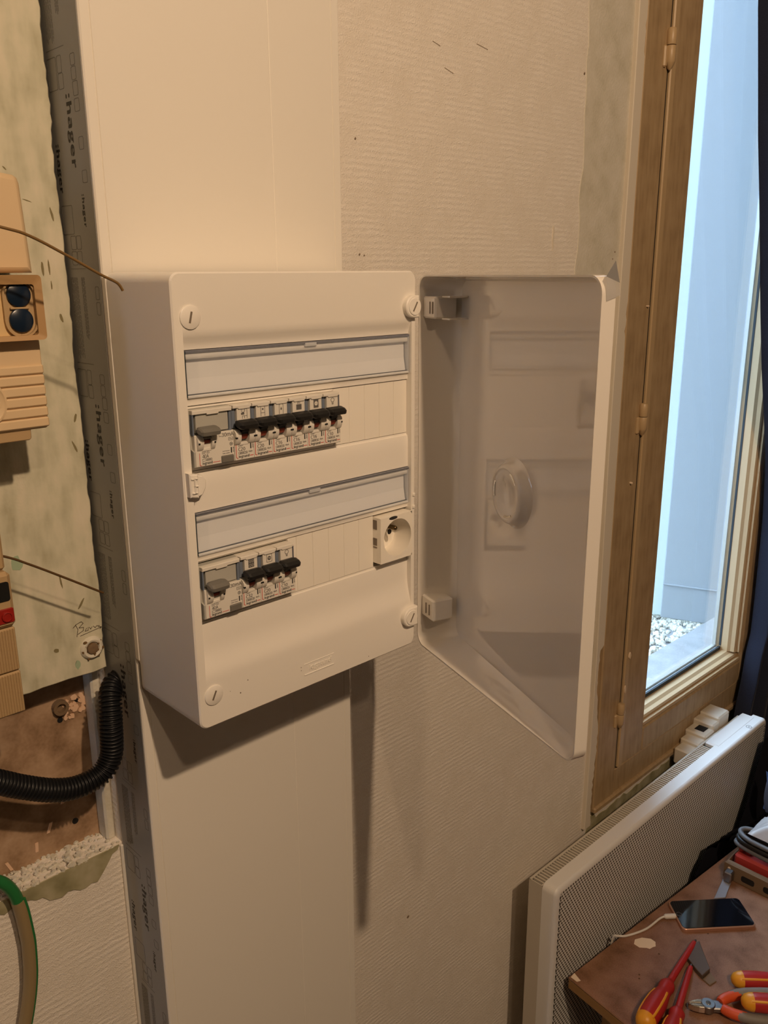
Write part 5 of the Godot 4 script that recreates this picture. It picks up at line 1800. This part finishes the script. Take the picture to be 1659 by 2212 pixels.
# ------------------------------------------------------------------ radiator
func build_radiator() -> void:
	var x0 := 0.629
	var x1 := 1.392
	var yt := -0.915
	var yb := -1.365
	var o := thing("panel_heater", "white electric panel heater with perforated front under the window", "heater", Vector3((x0 + x1) * 0.5, yb, 0.0))
	# heating unit behind: side cheeks, back and base
	var mb := off(o)
	mb.box(Vector3(x0, yb + 0.02, -0.0115), Vector3(x0 + 0.0015, yt - 0.004, 0.0130), 0.0004)
	mb.box(Vector3(x1 - 0.03, yb + 0.02, -0.0115), Vector3(x1 - 0.0285, yt - 0.004, 0.0130), 0.0004)
	mb.box(Vector3(x0, yb + 0.02, -0.0125), Vector3(x1 - 0.0285, yt - 0.004, -0.0110), 0.0004)
	mb.box(Vector3(x0, yb + 0.02, -0.0115), Vector3(x1 - 0.0285, yb + 0.0215, 0.0130), 0.0004)
	mb.box(Vector3(x0, yt - 0.0065, -0.0125), Vector3(x1 - 0.0285, yt - 0.004, -0.0085), 0.0004)
	mb.box(Vector3(x0, yt - 0.0065, 0.0105), Vector3(x1 - 0.0285, yt - 0.004, 0.0130), 0.0004)
	commit("casing", mb, M.rad_side, o)
	mb = off(o)
	mb.box(Vector3(x0 + 0.003, yt - 0.05, -0.0105), Vector3(x1 - 0.031, yt - 0.018, 0.0115))
	commit("inner_void", mb, M.rad_dark, o)
	# outlet slats along the top
	var mesh: ArrayMesh = null
	var nx := 88
	for i in nx:
		mb = MB.new()
		if mesh == null:
			mb.box(Vector3(-0.0014, -0.010, -0.0085), Vector3(0.0014, 0.0, 0.0105), 0.0004)
			mesh = mb.st.commit()
			mesh.surface_set_material(0, M.rad_side)
		var s := MeshInstance3D.new()
		s.name = "slat"
		s.mesh = mesh
		s.position = Vector3(x0 + 0.008 + i * 0.0064, yt - 0.0045, 0) - o.position
		o.add_child(s, true)
	# front shell: rounded frame
	mb = off(o)
	var zb := 0.0130
	var zf := 0.0400
	var fr_o := rrect(x0, yb, x1, yt, 0.012, 5)
	var fr_i := rrect(x0 + 0.0085, yb + 0.0085, x1 - 0.0085, yt - 0.0085, 0.009, 5)
	mb.prism(fr_o, zb, zf - 0.006, 0.0, true, true, false)
	var rings: Array = []
	for st in 5:
		var t := st / 4.0
		var ring := PackedVector3Array()
		for i in fr_o.size():
			var p := fr_o[i].lerp(fr_i[i], 1.0 - cos(t * PI / 2))
			ring.append(Vector3(p.x, p.y, zf - 0.006 + 0.006 * sin(t * PI / 2)))
		ring.append(ring[0])
		rings.append(ring)
	mb_loop(mb, rings, Vector3((x0 + x1) * 0.5, (yt + yb) * 0.5, 0.0), false)
	commit("front_shell", mb, M.rad_white, o)
	# perforated sheet: hexagon cells with holes, over a dark backing
	mb = off(o)
	var pitch := 0.0066
	var hole := 0.0020
	var gx0 := x0 + 0.0085
	var gy1 := yt - 0.0085
	var gy0 := -1.30
	var rx := pitch / sqrt(3.0)
	var hex: Array[Vector3] = []
	var hin: Array[Vector3] = []
	for k in 6:
		var a := deg_to_rad(30.0 + 60.0 * k)
		hex.append(Vector3(cos(a) * rx, sin(a) * rx, 0))
		hin.append(Vector3(cos(a) * hole, sin(a) * hole, 0))
	var N := Vector3(0, 0, 1)
	var row := 0
	var y := gy1 - rx * 0.5
	while y > gy0:
		var x := gx0 + pitch * (0.5 if row % 2 == 0 else 1.0)
		while x < x1 - 0.0085 - pitch * 0.4:
			var c := Vector3(x, y, zf)
			for k in 6:
				var l := (k + 1) % 6
				mb.tri(c + hex[k], c + hex[l], c + hin[l], N, N, N)
				mb.tri(c + hex[k], c + hin[l], c + hin[k], N, N, N)
			x += pitch
		y -= rx * 1.5
		row += 1
	commit("perforated_sheet", mb, M.rad_white, o)
	mb = off(o)
	mb.box(Vector3(gx0, yb + 0.0075, zf - 0.001), Vector3(x1 - 0.0085, gy0 + 0.002, zf), 0.0)
	commit("lower_sheet", mb, M.rad_white, o)
	mb = off(o)
	mb.box(Vector3(gx0, gy0, zb + 0.008), Vector3(x1 - 0.0085, gy1 + 0.004, zf - 0.0045))
	commit("dark_backing", mb, M.rad_dark, o)
	# control head at the far end
	mb = off(o)
	mb.box(Vector3(1.205, yt - 0.012, -0.008), Vector3(1.375, yt + 0.0005, 0.0225), 0.003)
	commit("control_head", mb, M.rad_white, o)
	mb = off(o)
	mb.stroke(closed(circle(Vector2(1.330, 0.026), 0.0055, 18)), 0.0007, 0.0)
	var im := fr(o, Basis(Vector3(1, 0, 0), Vector3(0, 0, -1), Vector3(0, 1, 0)), Vector3(1.325, yt + 0.0004, 0.029))
	im.stroke(closed(circle(Vector2.ZERO, 0.0055, 18)), 0.0007, 0.0)
	im.stroke(PackedVector2Array([Vector2(-0.003, -0.002), Vector2(0.0, 0.001), Vector2(0.003, -0.001)]), 0.0007, 0.0)
	commit("control_icon", im, M.ink_grey, o)
	# stacked cream bracket blocks behind the head
	var br := thing("wall_bracket", "stepped cream plastic bracket behind the heater below the window", "bracket", Vector3(1.24, -0.945, -0.04))
	var blocks := [[1.165, 1.200, -0.930, -0.052, -0.014], [1.196, 1.226, -0.922, -0.056, -0.014], [1.222, 1.262, -0.914, -0.060, -0.014], [1.258, 1.286, -0.904, -0.062, -0.016], [1.282, 1.330, -0.896, -0.060, -0.016]]
	for bl in blocks:
		mb = off(br)
		mb.box(Vector3(bl[0], -0.965, bl[3]), Vector3(bl[1], bl[2], bl[4]), 0.003)
		commit("block", mb, M.plastic_cream, br)
	mb = off(br)
	mb.box(Vector3(1.236, -0.920, -0.046), Vector3(1.258, -0.9135, -0.026))
	commit("screw_recess", mb, M.hole, br)

# ------------------------------------------------------------------ table and the things on it
func table_basis() -> Basis:
	return Basis(UP, deg_to_rad(-5.5))

func build_table() -> void:
	var TY := -1.08
	var o := thing("work_table", "small table with worn reddish-brown laminate top in front of the heater", "table", Vector3(0.9, FLOOR_Y, 0.4))
	var cor := Vector3(0.6535, TY, 0.0535)
	var ex := Vector3(0.9962, 0, 0.0872)
	var ez := Vector3(-0.125, 0, 0.992)
	var mb := fr(o, Basis(ex, UP, ez), cor)
	mb.box(Vector3(0, -0.0040, 0), Vector3(0.75, 0, 0.62), 0.0015)
	commit("laminate_top", mb, M.table, o)
	mb = fr(o, Basis(ex, UP, ez), cor)
	mb.box(Vector3(0.0005, -0.0215, 0.0005), Vector3(0.7495, -0.0041, 0.6195), 0.001)
	commit("board_core", mb, M.table_edge, o)
	for lx in [0.04, 0.67]:
		for lz in [0.04, 0.54]:
			mb = fr(o, Basis(ex, UP, ez), cor)
			mb.box(Vector3(lx, FLOOR_Y - TY, lz), Vector3(lx + 0.04, -0.0216, lz + 0.04), 0.003)
			commit("leg", mb, M.table_edge, o)
	# chips of missing laminate
	mb = MB.new(Transform3D(Basis(Vector3(1, 0, 0), Vector3(0, 0, -1), Vector3(0, 1, 0)), Vector3(0, TY, 0) - o.position))
	mb.prism(PackedVector2Array([Vector2(0.790, -0.090), Vector2(0.800, -0.086), Vector2(0.812, -0.092), Vector2(0.8205, -0.104), Vector2(0.8195, -0.113), Vector2(0.8165, -0.1145), Vector2(0.811, -0.118), Vector2(0.806, -0.1155), Vector2(0.799, -0.114), Vector2(0.797, -0.109), Vector2(0.7895, -0.1005)]), 0.0, 0.0003)
	mb.prism(PackedVector2Array([Vector2(0.656, -0.057), Vector2(0.667, -0.056), Vector2(0.661, -0.072), Vector2(0.655, -0.069)]), 0.0, 0.0003)
	commit("bare_chip", mb, M.paper, o)
	mb = MB.new(Transform3D(Basis(Vector3(1, 0, 0), Vector3(0, 0, -1), Vector3(0, 1, 0)), Vector3(0, TY, 0) - o.position))
	for s in [[0.731, -0.134], [0.738, -0.130], [0.90, -0.165], [0.846, -0.158], [0.80, -0.13]]:
		mb.prism(circle(Vector2(s[0], s[1]), 0.0016, 7), 0.0, 0.0002)
	commit("speck", mb, mat(rgb(90, 62, 40), 0.8), o)

	# phone
	var pc := Vector3(0.942, TY, 0.150)
	var pu := Vector3(0.0978, 0, 0.0837).normalized()     # long side
	var pv := Vector3(-0.0450, 0, 0.0600)
	pv = (pv - pu * pv.dot(pu)).normalized()
	var ph := thing("phone", "black-screened phone in a rose-gold case, face up on the table", "phone", pc)
	var pb := Basis(pu, pv, pu.cross(pv))    # z points down or up
	if pb.z.y < 0:
		pb = Basis(pu, -pv, pu.cross(-pv))
	mb = fr(ph, pb, pc)
	mb.prism(rrect(-0.0645, -0.0345, 0.0645, 0.0345, 0.008, 6), 0.0002, 0.0072, 0.0016, true)
	commit("case", mb, M.phone_gold, ph)
	mb = fr(ph, pb, pc)
	mb.prism(rrect(-0.0625, -0.0325, 0.0625, 0.0325, 0.007, 6), 0.0072, 0.0080, 0.0003, true)
	commit("screen", mb, M.phone_black, ph)
	mb = fr(ph, pb, pc)
	mb.lathe(PackedVector2Array([Vector2(0.0048, 0.0080), Vector2(0.0048, 0.0082), Vector2(0.0040, 0.0082), Vector2(0.0040, 0.0081)]), 20, Vector3(-0.0575, 0, 0))
	commit("home_button", mb, M.ink_grey, ph)
	var cb := thing("charging_cable", "white charging cable plugged into the phone and trailing off the table", "cable", Vector3(0.86, TY, 0.105))
	var pe := pc - pu * 0.0645 + Vector3(0, 0.0047, 0)
	mb = off(cb)
	mb.tube(PackedVector3Array([pe + pu * 0.001, pe - pu * 0.016, pe - pu * 0.019]), PackedFloat32Array([0.0044, 0.0044, 0.0028]), 12)
	commit("plug", mb, M.cable_white, cb)
	mb = off(cb)
	mb.tube(curve(PackedVector3Array([pe - pu * 0.017, pe - pu * 0.030 + Vector3(-0.001, -0.0008, 0.004), Vector3(0.836, TY + 0.0030, 0.0890), Vector3(0.812, TY + 0.0030, 0.0815), Vector3(0.792, TY + 0.0032, 0.0720), Vector3(0.784, TY + 0.0030, 0.0640), Vector3(0.781, TY - 0.004, 0.0560), Vector3(0.780, TY - 0.05, 0.0540)]), 6), PackedFloat32Array([0.0019]), 10)
	commit("cord", mb, M.cable_white, cb)

	# two insulated screwdrivers side by side
	screwdriver(Vector3(0.866, TY + 0.0058, 0.1600), Vector3(0.640, TY + 0.0165, 0.1905), "red insulated screwdriver with yellow stripes, tip touching the phone", 0.110, 0.0160)
	screwdriver(Vector3(0.812, TY + 0.0056, 0.1800), Vector3(0.628, TY + 0.0165, 0.2350), "red insulated screwdriver with yellow stripes, lying with its tip behind the rusty scrap", 0.085, 0.0155)
	# handles that come in from the right
	screwdriver(Vector3(1.006, TY + 0.006, 0.4330), Vector3(0.8185, TY + 0.0150, 0.2430), "red handle with yellow end cap, lying behind the side cutters", 0.10, 0.0135)
	screwdriver(Vector3(0.930, TY + 0.030, 0.4700), Vector3(0.772, TY + 0.0310, 0.2780), "red handle with yellow end cap, resting on the side cutters' grips", 0.10, 0.0140)

	# rusty metal scrap
	var sp := thing("metal_scrap", "small rusty bent metal scrap beside the screwdriver tips", "scrap", Vector3(0.835, TY, 0.180))
	mb = MB.new(Transform3D(Basis(Vector3(1, 0, 0), Vector3(0, 0, -1), Vector3(0, 1, 0)), Vector3(0, TY, 0) - sp.position))
	mb.prism(PackedVector2Array([Vector2(0.818, -0.170), Vector2(0.852, -0.160), Vector2(0.866, -0.166), Vector2(0.848, -0.182), Vector2(0.834, -0.195), Vector2(0.822, -0.206), Vector2(0.800, -0.204), Vector2(0.806, -0.190)]), 0.0, 0.008, 0.001)
	commit("plate", mb, M.scrap, sp)
	mb = MB.new(Transform3D(Basis(Vector3(1, 0, 0), Vector3(0, 0, -1), Vector3(0, 1, 0)), Vector3(0, TY, 0) - sp.position))
	mb.prism(PackedVector2Array([Vector2(0.800, -0.205), Vector2(0.822, -0.2065), Vector2(0.812, -0.222), Vector2(0.796, -0.219)]), 0.0, 0.0025, 0.0008)
	commit("torn_tab", mb, M.rust, sp)

	# side cutters: polished jaws, joint, two orange and grey grips
	var sc := thing("side_cutters", "side cutters with polished jaws and orange-grey grips at the table edge", "pliers", Vector3(0.755, TY, 0.250))
	var tip := Vector3(0.7294, TY + 0.012, 0.2165)
	var jd := Vector3(0.0300, 0, 0.0330).normalized()
	var jn := Vector3(-jd.z, 0, jd.x)
	var jb := Basis(jd, UP, jd.cross(UP))
	for s in [-1.0, 1.0]:
		mb = fr(sc, Basis(jd, Vector3(jd.cross(UP)) * s, UP), tip)
		mb.prism(PackedVector2Array([Vector2(0, 0.0003), Vector2(0.022, 0.0003), Vector2(0.022, 0.0085), Vector2(0.014, 0.0080), Vector2(0.006, 0.0052), Vector2(0.001, 0.0020)]), -0.0075, 0.0030, 0.0016)
		commit("jaw", mb, M.chrome, sc)
	mb = fr(sc, Basis(jd, jd.cross(UP), UP), tip)
	mb.prism(circle(Vector2(0.029, 0), 0.0105, 20), -0.008, 0.0035, 0.0012, true)
	mb.box(Vector3(0.034, -0.0085, -0.007), Vector3(0.052, 0.0085, 0.0015), 0.0015)
	commit("joint", mb, M.steel, sc)
	mb = fr(sc, Basis(jd, jd.cross(UP), UP), tip)
	mb.prism(circle(Vector2(0.029, 0), 0.0038, 16), 0.0035, 0.0044, 0.0004, true)
	commit("rivet", mb, M.chrome, sc)
	for s in [-1.0, 1.0]:
		var side: Vector3 = jd.cross(UP) * float(s)
		var p0: Vector3 = tip + jd * 0.048 + side * 0.0055
		var p1: Vector3 = tip + jd * 0.062 + side * 0.015
		var p2: Vector3 = tip + jd * 0.085 + side * 0.023
		mb = off(sc)
		mb.tube(curve(PackedVector3Array([p0, p1, p2]), 5), PackedFloat32Array([0.0062, 0.0070, 0.0074, 0.0076, 0.0078, 0.0078, 0.0078, 0.0078, 0.0078, 0.0078, 0.0078]), 14)
		commit("grip_collar", mb, M.orange, sc)
		mb = off(sc)
		mb.tube(curve(PackedVector3Array([p1 + side * 0.001 + Vector3(0, 0.0006, 0), p2 + Vector3(0, 0.0004, 0), tip + jd * 0.13 + side * 0.026, tip + jd * 0.19 + side * 0.022]), 6), PackedFloat32Array([0.0060, 0.0074, 0.0083, 0.0085, 0.0086, 0.0086]), 14)
		commit("grip", mb, M.grip_grey, sc)

	# power tool with cable at the far right
	var pt := thing("power_tool", "red tool lying in a rusty slotted steel channel on the table", "tool", Vector3(1.09, TY, 0.25))
	mb = off(pt)
	mb.box(Vector3(1.0560, TY + 0.0005, 0.117), Vector3(1.0590, TY + 0.0320, 0.40), 0.0008)
	mb.box(Vector3(1.0590, TY + 0.0005, 0.117), Vector3(1.1480, TY + 0.0030, 0.40), 0.0008)
	mb.box(Vector3(1.1480, TY + 0.0005, 0.117), Vector3(1.1510, TY + 0.0300, 0.40), 0.0008)
	mb.box(Vector3(1.0590, TY + 0.0030, 0.117), Vector3(1.1480, TY + 0.0290, 0.119), 0.0006)
	mb.box(Vector3(1.0590, TY + 0.0305, 0.119), Vector3(1.0680, TY + 0.0320, 0.40), 0.0005)
	commit("steel_channel", mb, M.rust, pt)
	var side := Basis(Vector3(0, 0, 1), Vector3(0, 1, 0), Vector3(-1, 0, 0))    # local x runs along the channel, z out of its face
	for sx in [0.150, 0.190, 0.230, 0.270]:
		mb = fr(pt, side, Vector3(1.0560, TY, 0))
		mb.prism(rrect(sx, 0.0085, sx + 0.024, 0.0205, 0.004, 4), -0.0002, 0.0002)
		commit("slot", mb, M.hole, pt)
	mb = fr(pt, side, Vector3(1.0560, TY, 0))
	mb.prism(circle(Vector2(0.1270, 0.0230), 0.0028, 12), -0.0002, 0.0003)
	commit("bolt_hole", mb, M.paper, pt)
	mb = off(pt)
	mb.box(Vector3(1.0740, TY + 0.0032, 0.126), Vector3(1.1150, TY + 0.0450, 0.39), 0.004)
	commit("red_housing", mb, M.tool_red, pt)
	for cz in [0.128, 0.142]:
		mb = off(pt)
		mb.box(Vector3(1.0860, TY + 0.0450, cz), Vector3(1.1000, TY + 0.0530, cz + 0.009), 0.002)
		commit("clamp_jaw", mb, M.tool_red, pt)
	mb = off(pt)
	mb.box(Vector3(1.1160, TY + 0.0032, 0.130), Vector3(1.1470, TY + 0.0520, 0.39), 0.004)
	commit("brown_housing", mb, mat(rgb(92, 74, 68), 0.5), pt)
	mb = off(pt)
	mb.box(Vector3(1.0400, TY + 0.0030, 0.124), Vector3(1.0555, TY + 0.0240, 0.138), 0.002)
	commit("blade_holder", mb, M.steel, pt)
	var bl := thing("saw_blade", "flat grey steel blade lying between the tool and the phone", "blade", Vector3(1.02, TY, 0.13))
	mb = MB.new(Transform3D(Basis(Vector3(1, 0, 0), Vector3(0, 0, -1), Vector3(0, 1, 0)), Vector3(0, TY + 0.0003, 0) - bl.position))
	mb.prism(PackedVector2Array([Vector2(0.986, -0.134), Vector2(1.054, -0.120), Vector2(1.054, -0.135), Vector2(1.003, -0.147)]), 0.0, 0.0024, 0.0006)
	commit("steel_strip", mb, mat(rgb(150, 150, 156), 0.5, 0.3), bl)
	# black and grey cable looped on the tool
	var cl := thing("power_cable", "black and grey cable looped in a heap on top of the tool", "cable", Vector3(1.11, TY + 0.06, 0.2))
	for k in 3:
		mb = off(cl)
		var y := TY + 0.0590 + k * 0.0105
		var q := Vector3(1.090 + k * 0.002, y, 0.121 + k * 0.002)
		mb.tube(curve(PackedVector3Array([Vector3(1.085, y, 0.33), Vector3(1.078, y, 0.22), Vector3(1.079, y + 0.001, 0.150), q, Vector3(1.110, y + 0.001, 0.1310), Vector3(1.119, y, 0.165), Vector3(1.128, y, 0.24), Vector3(1.128, y, 0.33)]), 8), PackedFloat32Array([0.0046]), 10)
		commit("cable_loop", mb, M.black if k == 1 else M.cord_grey, cl)
	var bg := thing("plastic_bag", "crumpled pale plastic bag on top of the cable loops", "bag", Vector3(1.12, TY + 0.09, 0.19))
	mb = off(bg)
	var rows: Array = []
	for i in 11:
		var r := PackedVector3Array()
		for j in 11:
			var fx := j / 10.0 - 0.5
			var fz := i / 10.0 - 0.5
			var edge := maxf(absf(fx), absf(fz)) * 2.0
			var hgt := 0.030 * (1.0 - edge * edge) + rng.randf_range(-0.004, 0.004) * (1.0 - edge * 0.6) + 0.0006
			r.append(Vector3(1.118 + fx * 0.075, TY + 0.0905 + hgt, 0.200 + fz * 0.115))
		rows.append(r)
	mb.grid(rows, -1.0)
	commit("crumpled_film", mb, mat(rgb(170, 164, 160), 0.35), bg)

func screwdriver(tip: Vector3, butt: Vector3, label: String, hl: float, hr: float) -> void:
	var o := thing("screwdriver", label, "screwdriver", (tip + butt) * 0.5 - Vector3(0, hr, 0), "insulated screwdrivers on the table")
	var d := (tip - butt).normalized()
	var x := UP.cross(d).normalized()
	var b := Basis(x, d.cross(x), d)      # z along the tool from butt to tip
	var L := (tip - butt).length()
	var k := hr / 0.016
	var mb := fr(o, b, butt)
	var prof := PackedVector2Array([Vector2(0.0, 0.0), Vector2(0.006, 0.0005), Vector2(0.0115, 0.004), Vector2(0.0140, 0.010), Vector2(0.0155, 0.022), Vector2(0.0160, 0.040), Vector2(0.0150, 0.060), Vector2(0.0122, 0.076), Vector2(0.0108, 0.084), Vector2(0.0118, 0.092), Vector2(0.0120, 0.098), Vector2(0.0085, 0.106), Vector2(0.0062, hl)])
	var sc := PackedVector2Array()
	for p in prof:
		sc.append(Vector2(p.x * k, minf(p.y / 0.11 * hl, hl)))
	mb.lathe(sc, 24)
	commit("handle", mb, M.vde_red, o)
	mb = fr(o, b, butt)
	mb.lathe(PackedVector2Array([Vector2(0.0, -0.0012), Vector2(0.0064 * k, -0.0006), Vector2(0.0119 * k, 0.0036), Vector2(0.0145 * k, 0.010), Vector2(0.0152 * k, 0.015), Vector2(0.0146 * k, 0.0152)]), 24)
	commit("end_cap", mb, M.vde_yellow, o)
	# raised yellow stripes along the handle
	for a in [0.5, 2.3, 4.3]:
		mb = fr(o, b, butt)
		var pts := PackedVector3Array()
		for i in 9:
			var s := lerpf(0.012, 0.074, i / 8.0) / 0.11 * hl
			var r := 0.0
			for q in sc.size() - 1:
				if s >= sc[q].y and s <= sc[q + 1].y:
					r = lerpf(sc[q].x, sc[q + 1].x, (s - sc[q].y) / maxf(1e-6, sc[q + 1].y - sc[q].y))
			pts.append(Vector3(cos(a) * (r - 0.0012), sin(a) * (r - 0.0012), s))
		mb.tube(pts, PackedFloat32Array([0.0024 * k]), 8)
		commit("grip_stripe", mb, M.vde_yellow, o)
	mb = fr(o, b, butt)
	mb.lathe(PackedVector2Array([Vector2(0.0062 * k, hl - 0.004), Vector2(0.0054, hl + 0.004), Vector2(0.0046, L - 0.02), Vector2(0.0036, L - 0.008), Vector2(0.0, L - 0.0075)]), 16)
	commit("insulated_shaft", mb, M.vde_red, o)
	mb = fr(o, b, butt)
	mb.lathe(PackedVector2Array([Vector2(0.0022, L - 0.009), Vector2(0.0021, L - 0.002), Vector2(0.0012, L), Vector2(0.0, L)]), 10)
	commit("tip", mb, M.steel, o)

# ------------------------------------------------------------------ cloth
func build_cloth() -> void:
	var o := thing("curtain", "dark navy curtain hanging at the far side of the window", "curtain", Vector3(1.7, -1.5, -0.02))
	var edge := [[0.80, 1.10], [0.411, 1.162], [0.212, 1.220], [0.126, 1.250], [-0.081, 1.317], [-0.187, 1.354], [-0.28, 1.392], [-0.38, 1.430], [-0.513, 1.453], [-0.67, 1.461], [-0.768, 1.463], [-0.817, 1.445], [-0.861, 1.444], [-0.932, 1.425], [-1.0, 1.42], [-1.5, 1.42]]
	var mb := off(o)
	var rows: Array = []
	for i in 64:
		var y := lerpf(0.80, -1.5, i / 63.0)
		var xe := 1.42
		for k in edge.size() - 1:
			if y <= edge[k][0] and y >= edge[k + 1][0]:
				xe = lerpf(edge[k][1], edge[k + 1][1], (edge[k][0] - y) / (edge[k][0] - edge[k + 1][0]))
		var r := PackedVector3Array()
		for j in 61:
			var t := j / 60.0
			var x := lerpf(xe, 1.66, t)
			var f := 0.5 + 0.5 * sin(t * 34.0 + 0.6 * sin(y * 3.0))
			r.append(Vector3(x, y, -0.036 + 0.030 * f * smoothstep(0.0, 0.06, t) + 0.008 * sin(t * 17.0 + y * 2.0)))
		rows.append(r)
	mb.grid(rows, -1.0)
	commit("drape", mb, M.navy, o)
	mb = off(o)
	mb.xf = Transform3D(Basis(Vector3(0, 0, -1), Vector3(0, 1, 0), Vector3(1, 0, 0)), Vector3(0.8, 0.82, -0.02) - o.position)
	mb.lathe(PackedVector2Array([Vector2(0, 0), Vector2(0.010, 0), Vector2(0.010, 1.38), Vector2(0, 1.38)]), 16)
	commit("rod", mb, M.lamp_metal, o)

	# dark garment bundled between heater and table
	var c := thing("dark_garment", "near-black cloth heaped against the right of the heater front", "cloth", Vector3(1.25, -1.1, 0.07))
	var bx := [[1.330, -0.93], [1.306, -0.985], [1.286, -1.035], [1.248, -1.100], [1.215, -1.092], [1.196, -1.087], [1.172, -1.104], [1.146, -1.086], [1.142, -1.112], [1.106, -1.072], [1.096, -1.086], [1.084, -1.092], [1.068, -1.106], [1.050, -1.175]]
	mb = off(c)
	rows = []
	for p in bx:
		var r := PackedVector3Array()
		for j in 14:
			var t := j / 13.0
			var x: float = lerpf(p[0], 1.62, t)
			var y: float = lerpf(p[1], lerpf(-0.93, -1.22, (p[1] + 0.93) / -0.245), t)
			r.append(Vector3(x, y, 0.062 + 0.035 * sin(t * 2.2) + 0.010 * sin(t * 9.0 + p[1] * 30.0) * t))
		rows.append(r)
	var low := PackedVector3Array()
	for j in 14:
		var t := j / 13.0
		low.append(Vector3(lerpf(1.04, 1.62, t), -1.42, 0.065 + 0.02 * sin(t * 5.0)))
	rows.append(low)
	mb.grid(rows, -1.0)
	commit("folded_fabric", mb, M.dark_cloth, c)
	# lighter blue sleeve hanging at the far right
	var s := thing("blue_cloth", "strip of blue cloth hanging above the cable heap", "cloth", Vector3(1.26, -1.0, 0.13))
	mb = off(s)
	rows = []
	for i in 12:
		var t := i / 11.0
		var r := PackedVector3Array()
		for j in 7:
			var q := j / 6.0
			var wd := 0.010 + 0.030 * sin(t * PI) 
			r.append(Vector3(1.250 + (q - 0.5) * wd + 0.010 * t, -0.955 - t * 0.090, 0.108 + 0.010 * sin(q * 5.0)))
		rows.append(r)
	mb.grid(rows, -1.0)
	commit("fold", mb, M.blue_cloth, s)

# ------------------------------------------------------------------ lamp
func build_lamp() -> void:
	var o := thing("ceiling_lamp", "two-bulb ceiling lamp hanging above the room", "lamp", Vector3(-0.375, CEIL_Y, 1.5))
	var mb := fr(o, Basis(Vector3(1, 0, 0), Vector3(0, 0, 1), Vector3(0, -1, 0)), o.position)
	mb.lathe(PackedVector2Array([Vector2(0, 0.0), Vector2(0.05, 0.0), Vector2(0.045, 0.02), Vector2(0.008, 0.03), Vector2(0.008, 0.12), Vector2(0, 0.12)]), 24)
	commit("ceiling_rose", mb, M.lamp_metal, o)
	for p in LAMPS:
		mb = off(o)
		mb.tube(curve(PackedVector3Array([o.position + Vector3(0, -0.11, 0), (o.position + p) * 0.5 + Vector3(0, 0.06, 0), p + Vector3(0, 0.14, 0), p + Vector3(0, 0.055, 0)]), 6), PackedFloat32Array([0.006]), 10)
		commit("arm", mb, M.lamp_metal, o)
		mb = fr(o, Basis(Vector3(1, 0, 0), Vector3(0, 0, 1), Vector3(0, -1, 0)), p + Vector3(0, 0.055, 0))
		mb.lathe(PackedVector2Array([Vector2(0, -0.002), Vector2(0.015, -0.002), Vector2(0.015, 0.028), Vector2(0, 0.028)]), 16)
		commit("bulb_holder", mb, M.lamp_metal, o)
		mb = fr(o, Basis(Vector3(1, 0, 0), Vector3(0, 0, 1), Vector3(0, -1, 0)), p)
		var pr := PackedVector2Array()
		for i in 15:
			var a := PI * i / 14.0
			pr.append(Vector2(0.028 * sin(a), -0.028 * cos(a)))
		mb.lathe(pr, 20)
		commit("bulb", mb, M.bulb, o)
		var l := OmniLight3D.new()
		l.name = "bulb_light"
		l.position = p - o.position
		l.light_color = LAMP_COLOR
		l.light_energy = LAMP_ENERGY * LAMP_SHARE[LAMPS.find(p)]
		l.light_size = 0.022
		l.omni_range = 8.0
		l.omni_attenuation = 2.0
		l.shadow_enabled = true
		o.add_child(l, true)

const LAMPS: Array[Vector3] = [Vector3(-0.178, 0.890, 1.35), Vector3(-0.45, 0.83, 1.35)]
const LAMP_SHARE: Array[float] = [1.0, 0.17]
const LAMP_COLOR := Color(1.0, 0.855, 0.70)
const LAMP_ENERGY := 1.62
const SKY_ENERGY := 3.15

func _ready() -> void:
	# camera
	var cam := Camera3D.new()
	cam.name = "camera"
	var fwd := Vector3(0.6672, -0.2689, -0.6946)
	var right := Vector3(0.7201, -0.0056, 0.6939)
	var upv := right.cross(fwd).normalized()
	right = fwd.cross(upv).normalized()
	cam.transform = Transform3D(Basis(right, upv, -fwd.normalized()), Vector3(-0.326, -0.0011, 0.6576))
	cam.fov = 61.603
	cam.near = 0.02
	cam.far = 60.0
	add_child(cam)
	cam.current = true
	# sky and exposure
	var env := Environment.new()
	env.tonemap_mode = Environment.TONE_MAPPER_LINEAR
	env.tonemap_exposure = 1.0
	env.background_mode = Environment.BG_SKY
	var sky := Sky.new()
	var sm := ProceduralSkyMaterial.new()
	sm.sky_top_color = Color(0.76, 0.88, 1.0)
	sm.sky_horizon_color = Color(0.58, 0.68, 0.79)
	sm.ground_bottom_color = Color(0.55, 0.58, 0.62)
	sm.ground_horizon_color = Color(0.75, 0.80, 0.86)
	sm.sky_energy_multiplier = SKY_ENERGY
	sm.ground_energy_multiplier = SKY_ENERGY * 0.5
	sky.sky_material = sm
	env.sky = sky
	env.sdfgi_enabled = true
	env.ssao_enabled = true
	env.ssil_enabled = true
	var we := WorldEnvironment.new()
	we.name = "world_environment"
	we.environment = env
	add_child(we)

	rng.seed = 20240611
	font = SystemFont.new()
	font.font_names = PackedStringArray(["Droid Sans"])
	font_bold = SystemFont.new()
	font_bold.font_names = PackedStringArray(["Droid Sans"])
	font_bold.font_weight = 700
	make_materials()
	build_lamp()
	build_setting()
	build_window()
	build_outside()
	build_trunking()
	build_panel()
	build_modules()
	build_left()
	build_radiator()
	build_cloth()
	build_table()
